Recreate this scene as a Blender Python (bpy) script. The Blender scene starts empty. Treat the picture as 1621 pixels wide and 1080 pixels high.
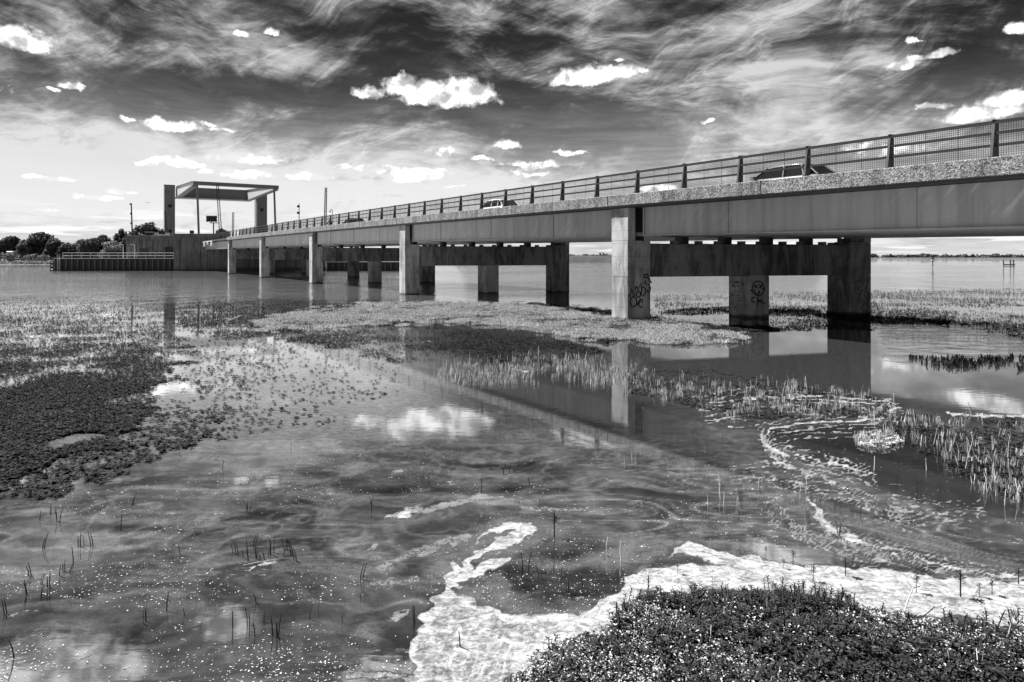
import bpy, bmesh, math, random
import numpy as np
from mathutils import Vector
random.seed(7); rng = np.random.default_rng(11)
SC = bpy.context.scene
COL = SC.collection
# ------------------------------------------------------------------ camera, sun, exposure
H = 3.0                      # eye height above the water
F = 1080.0                   # focal length in pixels of the 1621 px wide photograph
CX, HY = 810.0, 407.0        # column of the view axis, row of the horizon
cam = bpy.data.cameras.new('camera'); cam_o = bpy.data.objects.new('camera', cam); COL.objects.link(cam_o)
cam.sensor_width = 36; cam.lens = 36*F/1621; cam.shift_y = -(540-HY)/1621
cam.clip_start = .1; cam.clip_end = 60000
cam_o.location = (0, 0, H); cam_o.rotation_euler = (math.radians(90), 0, 0)
SC.camera = cam_o
SUN_EL, SUN_AZ = math.radians(54), math.radians(-61)          # azimuth from +Y towards +X
sd = Vector((math.sin(SUN_AZ)*math.cos(SUN_EL), math.cos(SUN_AZ)*math.cos(SUN_EL), math.sin(SUN_EL)))
sun = bpy.data.lights.new('sun', 'SUN'); sun.energy = 5.0; sun.angle = math.radians(.53); sun.color = (1, 1, 1)
sun_o = bpy.data.objects.new('sun', sun); COL.objects.link(sun_o)
sun_o.rotation_euler = sd.to_track_quat('Z', 'Y').to_euler(); sun_o.location = (-60, 40, 80)
vs = SC.view_settings
vs.view_transform = 'Standard'; vs.look = 'None'; vs.exposure = 1.5; vs.gamma = 1.0; vs.use_curve_mapping = False

# ------------------------------------------------------------------ node helper
class NT:
    def __init__(s, tree): s.t = tree; s.n = tree.nodes; s.l = tree.links
    def new(s, typ, **kw):
        n = s.n.new(typ)
        for k, v in kw.items(): setattr(n, k, v)
        return n
    def put(s, sock, v):
        if v is None: return
        if isinstance(v, bpy.types.NodeSocket): s.l.new(v, sock)
        else: sock.default_value = v
    def m(s, op, a, b=None, c=None, clamp=False):
        n = s.new('ShaderNodeMath', operation=op, use_clamp=clamp)
        for i, v in enumerate((a, b, c)): s.put(n.inputs[i], v)
        return n.outputs[0]
    def v(s, op, a, b=None, c=None):
        n = s.new('ShaderNodeVectorMath', operation=op)
        for i, v in enumerate((a, b, c)): s.put(n.inputs[i], v)
        return n.outputs['Value'] if op in ('LENGTH', 'DOT_PRODUCT', 'DISTANCE') else n.outputs[0]
    def noise(s, vec, scale, detail=4, rough=.55, dist=0.0, dim='3D'):
        n = s.new('ShaderNodeTexNoise', noise_dimensions=dim)
        s.put(n.inputs['Vector'], vec); n.inputs['Scale'].default_value = scale
        n.inputs['Detail'].default_value = detail; n.inputs['Roughness'].default_value = rough
        n.inputs['Distortion'].default_value = dist
        return n.outputs['Fac']
    def step(s, x, a, b, lo=0.0, hi=1.0):
        n = s.new('ShaderNodeMapRange', interpolation_type='SMOOTHSTEP')
        s.put(n.inputs['Value'], x); s.put(n.inputs['From Min'], a); s.put(n.inputs['From Max'], b)
        s.put(n.inputs['To Min'], lo); s.put(n.inputs['To Max'], hi)
        return n.outputs[0]
    def xyz(s, x, y, z):
        n = s.new('ShaderNodeCombineXYZ')
        for i, v in enumerate((x, y, z)): s.put(n.inputs[i], v)
        return n.outputs[0]
    def sep(s, v):
        n = s.new('ShaderNodeSeparateXYZ'); s.put(n.inputs[0], v); return n.outputs
    def mix(s, f, a, b): return s.m('ADD', s.m('MULTIPLY', a, s.m('SUBTRACT', 1.0, f)), s.m('MULTIPLY', b, f))

def azel(px, py):
    dx = (px-CX)/F; dz = (HY-py)/F
    return math.atan(dx), math.atan2(dz, math.hypot(1, dx))

# ------------------------------------------------------------------ world: red-filtered daylight sky with cirrus and cumulus
W_ = bpy.data.worlds.new('World'); SC.world = W_; W_.use_nodes = True
nt = NT(W_.node_tree); nt.n.clear()
STR = 0.0706
sky = nt.new('ShaderNodeTexSky', sky_type='NISHITA'); sky.sun_disc = False
sky.sun_elevation = SUN_EL; sky.sun_rotation = SUN_AZ % (2*math.pi); sky.dust_density = .6; sky.ozone_density = 2.0
sc_ = nt.new('ShaderNodeSeparateColor'); nt.l.new(sky.outputs[0], sc_.inputs[0])
red = sc_.outputs[0]
tc = nt.new('ShaderNodeTexCoord'); d = nt.v('NORMALIZE', tc.outputs['Generated'])
dx, dy, dz = nt.sep(d)
az = nt.m('ARCTAN2', dx, dy); el = nt.m('ARCSINE', dz)
P = nt.xyz(az, el, 0.0)
elp = nt.m('MAXIMUM', el, 0.0)
# flat cloud-deck coordinates
den = nt.m('ADD', nt.m('MAXIMUM', dz, 0.0), .10)
Q = nt.xyz(nt.m('DIVIDE', dx, den), nt.m('DIVIDE', dy, den), 0.0)
w1 = nt.noise(Q, .55, 3, .5); w2 = nt.noise(nt.v('ADD', Q, (7.3, 2.1, 0)), .55, 3, .5)
Qw = nt.v('ADD', Q, nt.xyz(nt.m('MULTIPLY', nt.m('SUBTRACT', w1, .5), 1.5), nt.m('MULTIPLY', nt.m('SUBTRACT', w2, .5), 1.5), 0.0))
# fibres: the warped deck stretched along a slanting wind direction
def rot(v, a, sx, sy):
    x, y, z = nt.sep(v)
    c, s_ = math.cos(a), math.sin(a)
    return nt.xyz(nt.m('MULTIPLY', nt.m('ADD', nt.m('MULTIPLY', x, c), nt.m('MULTIPLY', y, s_)), sx),
                  nt.m('MULTIPLY', nt.m('SUBTRACT', nt.m('MULTIPLY', y, c), nt.m('MULTIPLY', x, s_)), sy), 0.0)
c1 = nt.noise(rot(Qw, .35, .9, 1.7), 1.1, 12, .66)
c2 = nt.noise(rot(nt.v('ADD', Qw, (3, 9, 0)), -.5, .7, 2.3), 1.6, 12, .68)
u1 = nt.noise(P, 3.2, 3, .5); u2 = nt.noise(nt.v('ADD', P, (4, 8, 0)), 3.2, 3, .5)
Pv = nt.v('ADD', P, nt.xyz(nt.m('MULTIPLY', nt.m('SUBTRACT', u1, .5), .26), nt.m('MULTIPLY', nt.m('SUBTRACT', u2, .5), .15), 0.0))
c3 = nt.noise(rot(Pv, -.08, 2.6, 12.0), 1.0, 12, .66, .5)
c4 = nt.noise(rot(Pv, .55, 5.0, 17.0), 1.0, 12, .68, .35)
c5 = nt.noise(rot(Pv, -.25, 10.0, 38.0), 1.0, 8, .66, .2)
# broad areas where the cirrus thickens or opens
Pb = nt.v('ADD', P, nt.xyz(nt.m('MULTIPLY', nt.m('SUBTRACT', nt.noise(P, 9, 6, .6), .5), .22), nt.m('MULTIPLY', nt.m('SUBTRACT', nt.noise(nt.v('ADD', P, (1, 5, 0)), 9, 6, .6), .5), .12), 0.0))
bias = None
for px, py, rx, ry, amt in [(1250, 180, 80, 60, .12), (1120, 140, 170, 60, .06), (350, 85, 190, 30, .15), (230, 275, 480, 60, .20), (520, 300, 300, 30, .08), (640, 235, 130, 50, .06),
                            (750, 20, 260, 30, .07), (1330, 60, 160, 60, .04), (470, 150, 260, 35, -.14), (650, 45, 200, 60, -.08), (210, 60, 60, 25, -.12), (820, 200, 150, 50, -.09),
                            (1450, 120, 120, 80, -.07), (1560, 40, 90, 60, -.1), (60, 175, 260, 30, -.05), (560, 250, 90, 30, -.08), (180, 25, 130, 30, -.04),
                            (1000, 230, 120, 40, -.04)]:
    a0, e0 = azel(px, py)
    q = nt.v('MULTIPLY', nt.v('SUBTRACT', Pb, (a0, e0, 0)), (F/rx, F/ry, 0))
    g = nt.m('MULTIPLY', nt.m('EXPONENT', nt.m('MULTIPLY', nt.v('DOT_PRODUCT', q, q), -.7)), amt*.72)
    bias = g if bias is None else nt.m('ADD', bias, g)
cir = nt.m('ADD', nt.m('ADD', nt.m('MULTIPLY', c1, .24), nt.m('MULTIPLY', c2, .20)), nt.m('ADD', nt.m('MULTIPLY', c3, .34), nt.m('MULTIPLY', c4, .22)))
cir = nt.m('ADD', nt.m('ADD', cir, bias), nt.m('MULTIPLY', nt.m('SUBTRACT', c5, .5), .16))
fil = nt.m('SUBTRACT', 1.0, nt.m('MULTIPLY', nt.m('ABSOLUTE', nt.m('SUBTRACT', nt.noise(rot(Pv, .28, 3.2, 9.0), 1.3, 9, .6, .9), .5)), 2.0))
fil = nt.m('MULTIPLY', nt.m('POWER', fil, 14.0), nt.step(cir, .42, .56))                 # thin bright wisps
cir = nt.m('ADD', nt.m('POWER', nt.step(cir, .395, .650), 2.2), nt.m('MULTIPLY', fil, .42), clamp=True)
elv = nt.m('ADD', elp, nt.m('MULTIPLY', nt.m('SUBTRACT', c3, .5), .26))   # milky air thickening towards the horizon, in uneven bands
veil = nt.m('EXPONENT', nt.m('MULTIPLY', nt.m('POWER', nt.m('DIVIDE', nt.m('MAXIMUM', elv, 0.0), .146), 2.0), -1.0))
base = nt.m('MULTIPLY', red, .04)
lvl = nt.mix(nt.m('MULTIPLY', cir, .95), base, nt.m('ADD', 3.5, nt.m('MULTIPLY', veil, 1.0)))
streak = nt.noise(nt.xyz(nt.m('MULTIPLY', az, 3.0), nt.m('MULTIPLY', el, 42.0), 0.0), 1.6, 7, .65)
lvl = nt.mix(nt.m('MULTIPLY', veil, nt.step(nt.m('ADD', nt.m('MULTIPLY', streak, .5), nt.m('MULTIPLY', c3, .5)), .33, .64, .52, 1.0)), lvl, 4.5)
# cumulus: ellipses in direction space with a ragged edge
n1 = nt.noise(P, 26, 6, .6); n2 = nt.noise(nt.v('ADD', P, (5, 3, 0)), 26, 6, .6)
Pw = nt.v('ADD', P, nt.xyz(nt.m('MULTIPLY', nt.m('SUBTRACT', n1, .5), .040), nt.m('MULTIPLY', nt.m('SUBTRACT', n2, .5), .026), 0.0))
CUM = [(28, 66, 42, 17), (60, 72, 18, 8), (18, 58, 24, 13),
       (585, 150, 25, 11), (640, 142, 30, 20), (680, 150, 55, 22), (735, 147, 46, 22), (700, 158, 70, 16),
       (930, 122, 52, 17), (975, 118, 36, 13), (890, 132, 28, 7), (1005, 114, 20, 6), (980, 96, 7, 4),
       (1425, 104, 22, 8), (1442, 94, 14, 5), (1482, 87, 20, 7), (1445, 66, 8, 4), (1612, 46, 15, 7),
       (1478, 169, 26, 5), (1560, 180, 48, 12), (1600, 160, 32, 12), (1540, 176, 25, 9),
       (268, 200, 40, 10), (285, 203, 26, 9), (198, 190, 10, 4), (325, 198, 12, 3), (350, 205, 14, 3),
       (110, 137, 12, 5), (85, 141, 8, 3), (383, 53, 11, 5), (432, 53, 11, 7),
       (236, 259, 22, 6), (278, 258, 38, 8), (395, 254, 48, 9), (385, 277, 40, 6), (327, 272, 12, 5), (490, 282, 36, 7), (535, 263, 14, 5),
       (575, 266, 18, 6), (600, 272, 20, 6), (620, 266, 15, 4), (655, 278, 46, 13), (640, 284, 26, 8), (690, 271, 22, 3), (700, 241, 25, 7),
       (800, 230, 22, 8), (765, 252, 14, 5), (848, 262, 54, 7), (835, 275, 26, 5), (905, 243, 22, 5), (1117, 192, 9, 4), (862, 276, 10, 3),
       (80, 283, 24, 4), (38, 280, 10, 4), (190, 304, 20, 4), (155, 314, 26, 4), (75, 331, 14, 4), (1410, 240, 42, 9), (1370, 233, 30, 8), (1040, 297, 30, 6), (720, 296, 18, 3),
       (70, -236, 75, 50), (365, -165, 40, 28), (180, -240, 50, 26), (600, -250, 60, 30), (1250, -60, 70, 20), (-180, 120, 90, 24), (1800, 140, 90, 26), (1020, -330, 90, 35)]
f = None
for px, py, rx, ry in CUM:
    a0, e0 = azel(px, py)
    q = nt.sep(nt.v('MULTIPLY', nt.v('SUBTRACT', Pw, (a0, e0, 0)), (F/rx, F/ry, 0)))
    yy_ = nt.m('MAXIMUM', q[1], nt.m('MULTIPLY', q[1], -1.7))              # flatter below than above
    dd = nt.m('ADD', nt.m('MULTIPLY', q[0], q[0]), nt.m('MULTIPLY', yy_, yy_))
    f = dd if f is None else nt.m('MINIMUM', f, dd)
f = nt.m('SQRT', f)
edge = nt.noise(P, 42, 8, .68)
fc = nt.m('ADD', nt.m('SUBTRACT', 1.08, f), nt.m('MULTIPLY', nt.m('SUBTRACT', edge, .5), 1.9))
cm = nt.step(fc, -.16, .60)
# low banks of small clouds stacked up towards the horizon
lowv = nt.xyz(nt.m('MULTIPLY', az, 9.0), nt.m('MULTIPLY', nt.m('POWER', nt.m('ADD', elp, .003), .6), 46.0), 0.0)
low = nt.step(nt.noise(lowv, 1.0, 7, .55, .25), .53, .60)
lowm = nt.m('MULTIPLY', low, nt.m('MULTIPLY', nt.step(elp, .001, .012), nt.step(elp, .075, .045)))
puff = nt.noise(P, 30, 4, .55); puff2 = nt.noise(nt.v('ADD', P, (-.008, .013, 0)), 30, 4, .55)
white = nt.step(nt.m('SUBTRACT', puff, puff2), -.16, .20, 2.9, 10.5)
lvl = nt.mix(nt.m('MULTIPLY', lowm, .85), lvl, 5.2)
lvl = nt.mix(cm, lvl, nt.m('MAXIMUM', white, nt.m('MULTIPLY', lvl, 1.08)))
lvl = nt.mix(nt.step(el, -.02, 0.0), .5, lvl)
bg = nt.new('ShaderNodeBackground'); nt.put(bg.inputs['Color'], lvl); bg.inputs['Strength'].default_value = STR
out = nt.new('ShaderNodeOutputWorld'); nt.l.new(bg.outputs[0], out.inputs[0])
W_.cycles.sampling_method = 'MANUAL'; W_.cycles.sample_map_resolution = 1024

# ------------------------------------------------------------------ geometry helpers
def gp(px, py, z=0.0):
    "ground point seen at a pixel of the photograph"
    D = F*(H-z)/(py-HY); return Vector(((px-CX)/F*D, D, z))
def pt(px, py, D):
    return Vector(((px-CX)/F*D, D, H+(HY-py)/F*D))

def tag(o, label=None, cat=None, group=None, kind=None):
    if label: o['label'] = label
    if cat: o['category'] = cat
    if group: o['group'] = group
    if kind: o['kind'] = kind
    return o
def thing(name, loc, label, cat, group=None):
    o = bpy.data.objects.new(name, None); o.empty_display_size = .3; COL.objects.link(o); o.location = loc
    return tag(o, label, cat, group)
def link(name, me, parent=None, loc=None):
    o = bpy.data.objects.new(name, me); COL.objects.link(o)
    if parent is not None:
        o.parent = parent
        if loc is None:
            o.location = -root_loc(parent) if parent.parent is None else (0, 0, 0)
        else: o.location = Vector(loc)-world_loc(parent)
    elif loc is not None: o.location = loc
    return o
def world_loc(o):
    v = Vector(o.location)
    return v if o.parent is None else v+world_loc(o.parent)
def root_loc(o): return Vector(o.location)

class MB:
    "collects polygons; build() links them as one mesh object"
    def __init__(s): s.v = []; s.f = []
    def add(s, vs_, fs):
        n = len(s.v); s.v += [tuple(p) for p in vs_]; s.f += [tuple(i+n for i in q) for q in fs]; return s
    def hexa(s, c):      # 8 corners: bottom ring 0-3, top ring 4-7
        return s.add(c, [(3, 2, 1, 0), (4, 5, 6, 7), (0, 1, 5, 4), (1, 2, 6, 5), (2, 3, 7, 6), (3, 0, 4, 7)])
    def box(s, x0, x1, y0, y1, z0, z1):
        return s.hexa([(x0, y0, z0), (x1, y0, z0), (x1, y1, z0), (x0, y1, z0), (x0, y0, z1), (x1, y0, z1), (x1, y1, z1), (x0, y1, z1)])
    def bar(s, a, b, w, h=None, up=(0, 0, 1)):
        a, b = Vector(a), Vector(b); h = h or w; d_ = (b-a).normalized(); u = Vector(up)
        if abs(d_.dot(u)) > .98: u = Vector((0, 1, 0))
        r = d_.cross(u).normalized()*(w/2); t = r.cross(d_).normalized()*(h/2)
        return s.hexa([a-r-t, a+r-t, a+r+t, a-r+t, b-r-t, b+r-t, b+r+t, b-r+t])
    def tube(s, pts, rad, n=6, cap=True):
        pts = [Vector(p) for p in pts]; rad = rad if isinstance(rad, (list, tuple)) else [rad]*len(pts); base = len(s.v); V = []
        for i, p in enumerate(pts):
            d_ = (pts[min(i+1, len(pts)-1)]-pts[max(i-1, 0)]).normalized()
            u = Vector((0, 0, 1)) if abs(d_.z) < .9 else Vector((1, 0, 0))
            r = d_.cross(u).normalized(); t = r.cross(d_)
            V += [p+(r*math.cos(2*math.pi*k/n)+t*math.sin(2*math.pi*k/n))*rad[i] for k in range(n)]
        Fc = [(i*n+k, i*n+(k+1) % n, (i+1)*n+(k+1) % n, (i+1)*n+k) for i in range(len(pts)-1) for k in range(n)]
        if cap: Fc += [tuple(range(n))[::-1], tuple((len(pts)-1)*n+k for k in range(n))]
        return s.add(V, Fc)
    def mesh(s, name, mat, smooth=False):
        me = bpy.data.meshes.new(name); me.from_pydata(s.v, [], s.f); me.materials.append(mat); me.validate()
        bm = bmesh.new(); bm.from_mesh(me); bmesh.ops.recalc_face_normals(bm, faces=bm.faces); bm.to_mesh(me); bm.free()
        if smooth: me.polygons.foreach_set('use_smooth', [True]*len(me.polygons))
        me.update(); return me
    def build(s, name, mat, parent=None, smooth=False, bevel=0):
        o = link(name, s.mesh(name, mat, smooth), parent)
        if bevel:
            b = o.modifiers.new('edge', 'BEVEL'); b.width = bevel; b.segments = 1; b.limit_method = 'ANGLE'
        return o
def npmesh(name, V, Fc, mat, attrs=None, smooth=False):
    "V (n,3); Fc (m,k) all polygons with k corners"
    me = bpy.data.meshes.new(name); V = np.ascontiguousarray(V, np.float32); Fc = np.ascontiguousarray(Fc, np.int32); m, k = Fc.shape
    me.vertices.add(len(V)); me.vertices.foreach_set('co', V.ravel())
    me.loops.add(m*k); me.loops.foreach_set('vertex_index', Fc.ravel())
    me.polygons.add(m); me.polygons.foreach_set('loop_start', np.arange(0, m*k, k, dtype=np.int32))
    me.polygons.foreach_set('use_smooth', np.full(m, smooth))
    for a, val in (attrs or {}).items():
        at = me.attributes.new(a, 'FLOAT', 'POINT'); at.data.foreach_set('value', np.ascontiguousarray(val, np.float32))
    me.materials.append(mat); me.update(calc_edges=True); return me
def scatter(T, tri, pos, rz, sc, lean=None, lr=None):
    "copies of a small template: pos (n,3), rotation about z, scale (n,) or (n,3), lean angle and its heading"
    T = np.asarray(T, float); n = len(pos); sc = np.asarray(sc, float); sc = sc[:, None] if sc.ndim == 1 else sc
    V = T[None]*sc[:, None, :]
    c, s_ = np.cos(rz)[:, None], np.sin(rz)[:, None]
    V = np.stack([V[..., 0]*c-V[..., 1]*s_, V[..., 0]*s_+V[..., 1]*c, V[..., 2]], -1)
    if lean is not None:
        k = np.tan(lean)[:, None]*V[..., 2]
        V[..., 0] += k*np.cos(lr)[:, None]; V[..., 1] += k*np.sin(lr)[:, None]
    V += pos[:, None, :]
    Fi = np.asarray(tri)[None]+(np.arange(n)*len(T))[:, None, None]
    return V.reshape(-1, 3), Fi.reshape(-1, Fi.shape[-1])
def hsh(ix, iy, seed):
    h = (ix*374761393+iy*668265263+seed*982451653) & 0xffffffff
    h = ((h ^ (h >> 13))*1274126177) & 0xffffffff
    return ((h ^ (h >> 16)) & 0xffff)/65535.0
def vnoise(x, y, seed=0):
    ix = np.floor(x).astype(np.int64); iy = np.floor(y).astype(np.int64); fx = x-ix; fy = y-iy
    fx = fx*fx*(3-2*fx); fy = fy*fy*(3-2*fy)
    a, b, c, e = hsh(ix, iy, seed), hsh(ix+1, iy, seed), hsh(ix, iy+1, seed), hsh(ix+1, iy+1, seed)
    return (a*(1-fx)+b*fx)*(1-fy)+(c*(1-fx)+e*fx)*fy
def fbm(x, y, seed=0, o=4):
    t = 0; a = .5; w = 0
    for i in range(o): t = t+a*vnoise(x, y, seed+i); w += a; a *= .5; x = x*2.03+1.7; y = y*2.03+9.2
    return t/w
def sstep(x, a, b):
    t = np.clip((x-a)/(b-a), 0, 1); return t*t*(3-2*t)
def pdist(x, y, pts, closed=False):
    d_ = np.full(x.shape, 1e9); n = len(pts)
    for i in range(n if closed else n-1):
        ax, ay = pts[i]; bx, by = pts[(i+1) % n]; ex, ey = bx-ax, by-ay
        t = np.clip(((x-ax)*ex+(y-ay)*ey)/(ex*ex+ey*ey+1e-9), 0, 1)
        d_ = np.minimum(d_, np.hypot(x-ax-t*ex, y-ay-t*ey))
    return d_
def inside(x, y, pts):
    r = np.zeros(x.shape, bool); n = len(pts)
    for i in range(n):
        ax, ay = pts[i]; bx, by = pts[(i+1) % n]
        if ay == by: continue
        r ^= ((ay > y) != (by > y)) & (x < (bx-ax)*(y-ay)/(by-ay)+ax)
    return r
def sdf(x, y, pts):
    return np.where(inside(x, y, pts), -1, 1)*pdist(x, y, pts, True)

# ------------------------------------------------------------------ materials (all neutral: the place is shown in black and white)
def mat(name):
    m = bpy.data.materials.new(name); m.use_nodes = True; t = NT(m.node_tree)
    b = t.n['Principled BSDF']; return m, t, b
def grey(t, b, sock): 
    t.put(b.inputs['Base Color'], sock)
def bump(t, b, h, strength, dist):
    n = t.new('ShaderNodeBump'); n.inputs['Strength'].default_value = strength; n.inputs['Distance'].default_value = dist
    t.put(n.inputs['Height'], h); t.l.new(n.outputs[0], b.inputs['Normal'])
def pos_(t):
    return t.new('ShaderNodeNewGeometry').outputs['Position']
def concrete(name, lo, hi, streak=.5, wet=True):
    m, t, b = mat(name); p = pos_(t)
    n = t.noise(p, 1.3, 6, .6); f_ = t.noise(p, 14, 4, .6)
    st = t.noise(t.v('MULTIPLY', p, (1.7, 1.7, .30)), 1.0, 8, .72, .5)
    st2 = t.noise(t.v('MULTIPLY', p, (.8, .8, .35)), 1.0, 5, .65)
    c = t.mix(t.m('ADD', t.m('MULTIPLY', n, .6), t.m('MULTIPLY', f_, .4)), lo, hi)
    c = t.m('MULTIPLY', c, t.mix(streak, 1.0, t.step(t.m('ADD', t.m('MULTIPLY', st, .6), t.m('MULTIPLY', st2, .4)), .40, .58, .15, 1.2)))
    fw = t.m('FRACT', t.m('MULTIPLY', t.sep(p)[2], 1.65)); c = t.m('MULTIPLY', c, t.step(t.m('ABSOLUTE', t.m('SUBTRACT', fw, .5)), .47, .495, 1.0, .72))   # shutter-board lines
    pit = t.noise(p, 55, 2, .5); c = t.m('MULTIPLY', c, t.step(pit, .27, .36, .45, 1.0))
    if wet:
        z = t.m('ADD', t.sep(p)[2], t.m('MULTIPLY', t.m('SUBTRACT', n, .5), .35))
        c = t.m('MULTIPLY', c, t.step(z, .06, .20, .25, 1.0))
    grey(t, b, c); b.inputs['Roughness'].default_value = .9; b.inputs['Specular IOR Level'].default_value = .25
    bump(t, b, t.m('ADD', f_, n), .35, .02); return m
def plain(name, v, rough=.6, var=.25, scale=6, metal=0.0, spec=.4, bumpy=0):
    m, t, b = mat(name); n = t.noise(pos_(t), scale, 5, .6)
    grey(t, b, t.mix(n, v*(1-var), v*(1+var))); b.inputs['Roughness'].default_value = rough
    b.inputs['Metallic'].default_value = metal; b.inputs['Specular IOR Level'].default_value = spec
    if bumpy: bump(t, b, n, .4, bumpy)
    return m
M = {}
M['pier'] = concrete('pier_concrete_shaded', .13, .30, .8)  # darker copy: shade put into the colour of crossbeams and back columns
M['pilaster'] = concrete('pier_concrete_lit', .22, .50, .65)  # lighter copy: brightness of the lit front and middle columns painted in
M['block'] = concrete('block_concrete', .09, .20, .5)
def aggregate():
    m, t, b = mat('exposed_aggregate'); p = pos_(t)
    vor = t.new('ShaderNodeTexVoronoi'); vor.inputs['Scale'].default_value = 22; t.put(vor.inputs['Vector'], p)
    c = t.sep(vor.outputs['Color'])[0]; n = t.noise(p, 1.1, 5, .65); g = t.noise(p, 30, 3, .6)
    st = t.noise(t.v('MULTIPLY', p, (2.5, 2.5, .3)), 1.0, 4, .6)
    v = t.m('ADD', t.mix(c, .06, .33), t.m('MULTIPLY', t.m('SUBTRACT', g, .5), .5), clamp=True)
    v = t.m('MULTIPLY', v, t.step(t.m('ADD', t.m('MULTIPLY', n, .5), t.m('MULTIPLY', st, .5)), .34, .6, .45, 1.05))
    grey(t, b, v); b.inputs['Roughness'].default_value = .95; b.inputs['Specular IOR Level'].default_value = .2
    bump(t, b, vor.outputs['Distance'], .6, .02); return m
M['aggregate'] = aggregate()
def steel():
    m, t, b = mat('painted_girder_steel'); p = pos_(t)
    n = t.noise(p, .8, 4, .5); st = t.noise(t.v('MULTIPLY', p, (2.2, 2.2, .12)), 1.0, 6, .65); f_ = t.noise(p, 40, 2, .5)
    c = t.mix(n, .27, .37); c = t.m('MULTIPLY', c, t.step(st, .30, .62, .78, 1.08)); c = t.m('MULTIPLY', c, t.step(f_, .2, .8, .92, 1.08))
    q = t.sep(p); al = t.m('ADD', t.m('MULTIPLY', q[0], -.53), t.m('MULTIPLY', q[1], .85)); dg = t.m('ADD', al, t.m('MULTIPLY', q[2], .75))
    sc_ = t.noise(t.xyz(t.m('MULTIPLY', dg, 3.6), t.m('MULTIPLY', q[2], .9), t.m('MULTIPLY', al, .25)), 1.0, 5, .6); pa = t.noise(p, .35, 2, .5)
    c = t.m('ADD', c, t.m('MULTIPLY', t.m('MULTIPLY', t.step(sc_, .52, .70), t.step(pa, .46, .62)), .16))       # slanting ripple-light off the water, painted into the colour
    grey(t, b, c); b.inputs['Roughness'].default_value = .5; b.inputs['Specular IOR Level'].default_value = .45; return m
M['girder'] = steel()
M['rail'] = plain('railing_paint', .016, .45, .4, 8)
M['post'] = plain('post_paint', .07, .45, .4, 8)
M['wire'] = plain('mesh_wire', .015, .5)
M['dark'] = plain('dark_steel', .035, .6, .4, 3)
M['asphalt'] = plain('asphalt', .05, .95, .3, 5)
M['tower'] = plain('tower_steel', .17, .5, .15, .6)
M['frame'] = plain('frame_steel', .16, .5, .15, .6)
M['frame_sunlit'] = plain('frame_sunlit_steel', .42, .5, .1, .6)  # paler copy of the frame steel: sunlight on arms and ledge painted in
M['sheet'] = plain('sheet_pile_steel', .035, .7, .6, 2)
M['sheet_rib'] = plain('sheet_pile_rib', .10, .7, .7, 2)
M['lightsteel'] = plain('galvanised_steel', .5, .5, .2, 8)
M['white'] = plain('white_paint', .6, .5, .06, 4)
M['black'] = plain('black_board', .012, .6, .3)
M['glass'] = plain('dark_glass', .015, .08, .1, 3, 0, .6)
M['tyre'] = plain('tyre_rubber', .02, .8)
M['carblack'] = plain('dark_car_paint', .022, .15, .05, 2, 0, .6)
M['cargrey'] = plain('silver_car_paint', .24, .2, .04, 2, .2, .6)
M['carwhite'] = plain('white_car_paint', .75, .2, .03, 2, 0, .6)
M['cloth'] = plain('rider_clothing', .03, .8)
M['skin'] = plain('skin', .3, .6)
M['spray'] = plain('spray_paint', .012, .6, .2)
M['straw'] = plain('straw', .32, .9, .3, 20)
M['stem'] = plain('dead_stem', .03, .85, .5, 20)
M['wood'] = plain('weathered_wood', .07, .9, .5, 6)
M['bird'] = plain('bird_feathers', .04, .8)
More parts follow.
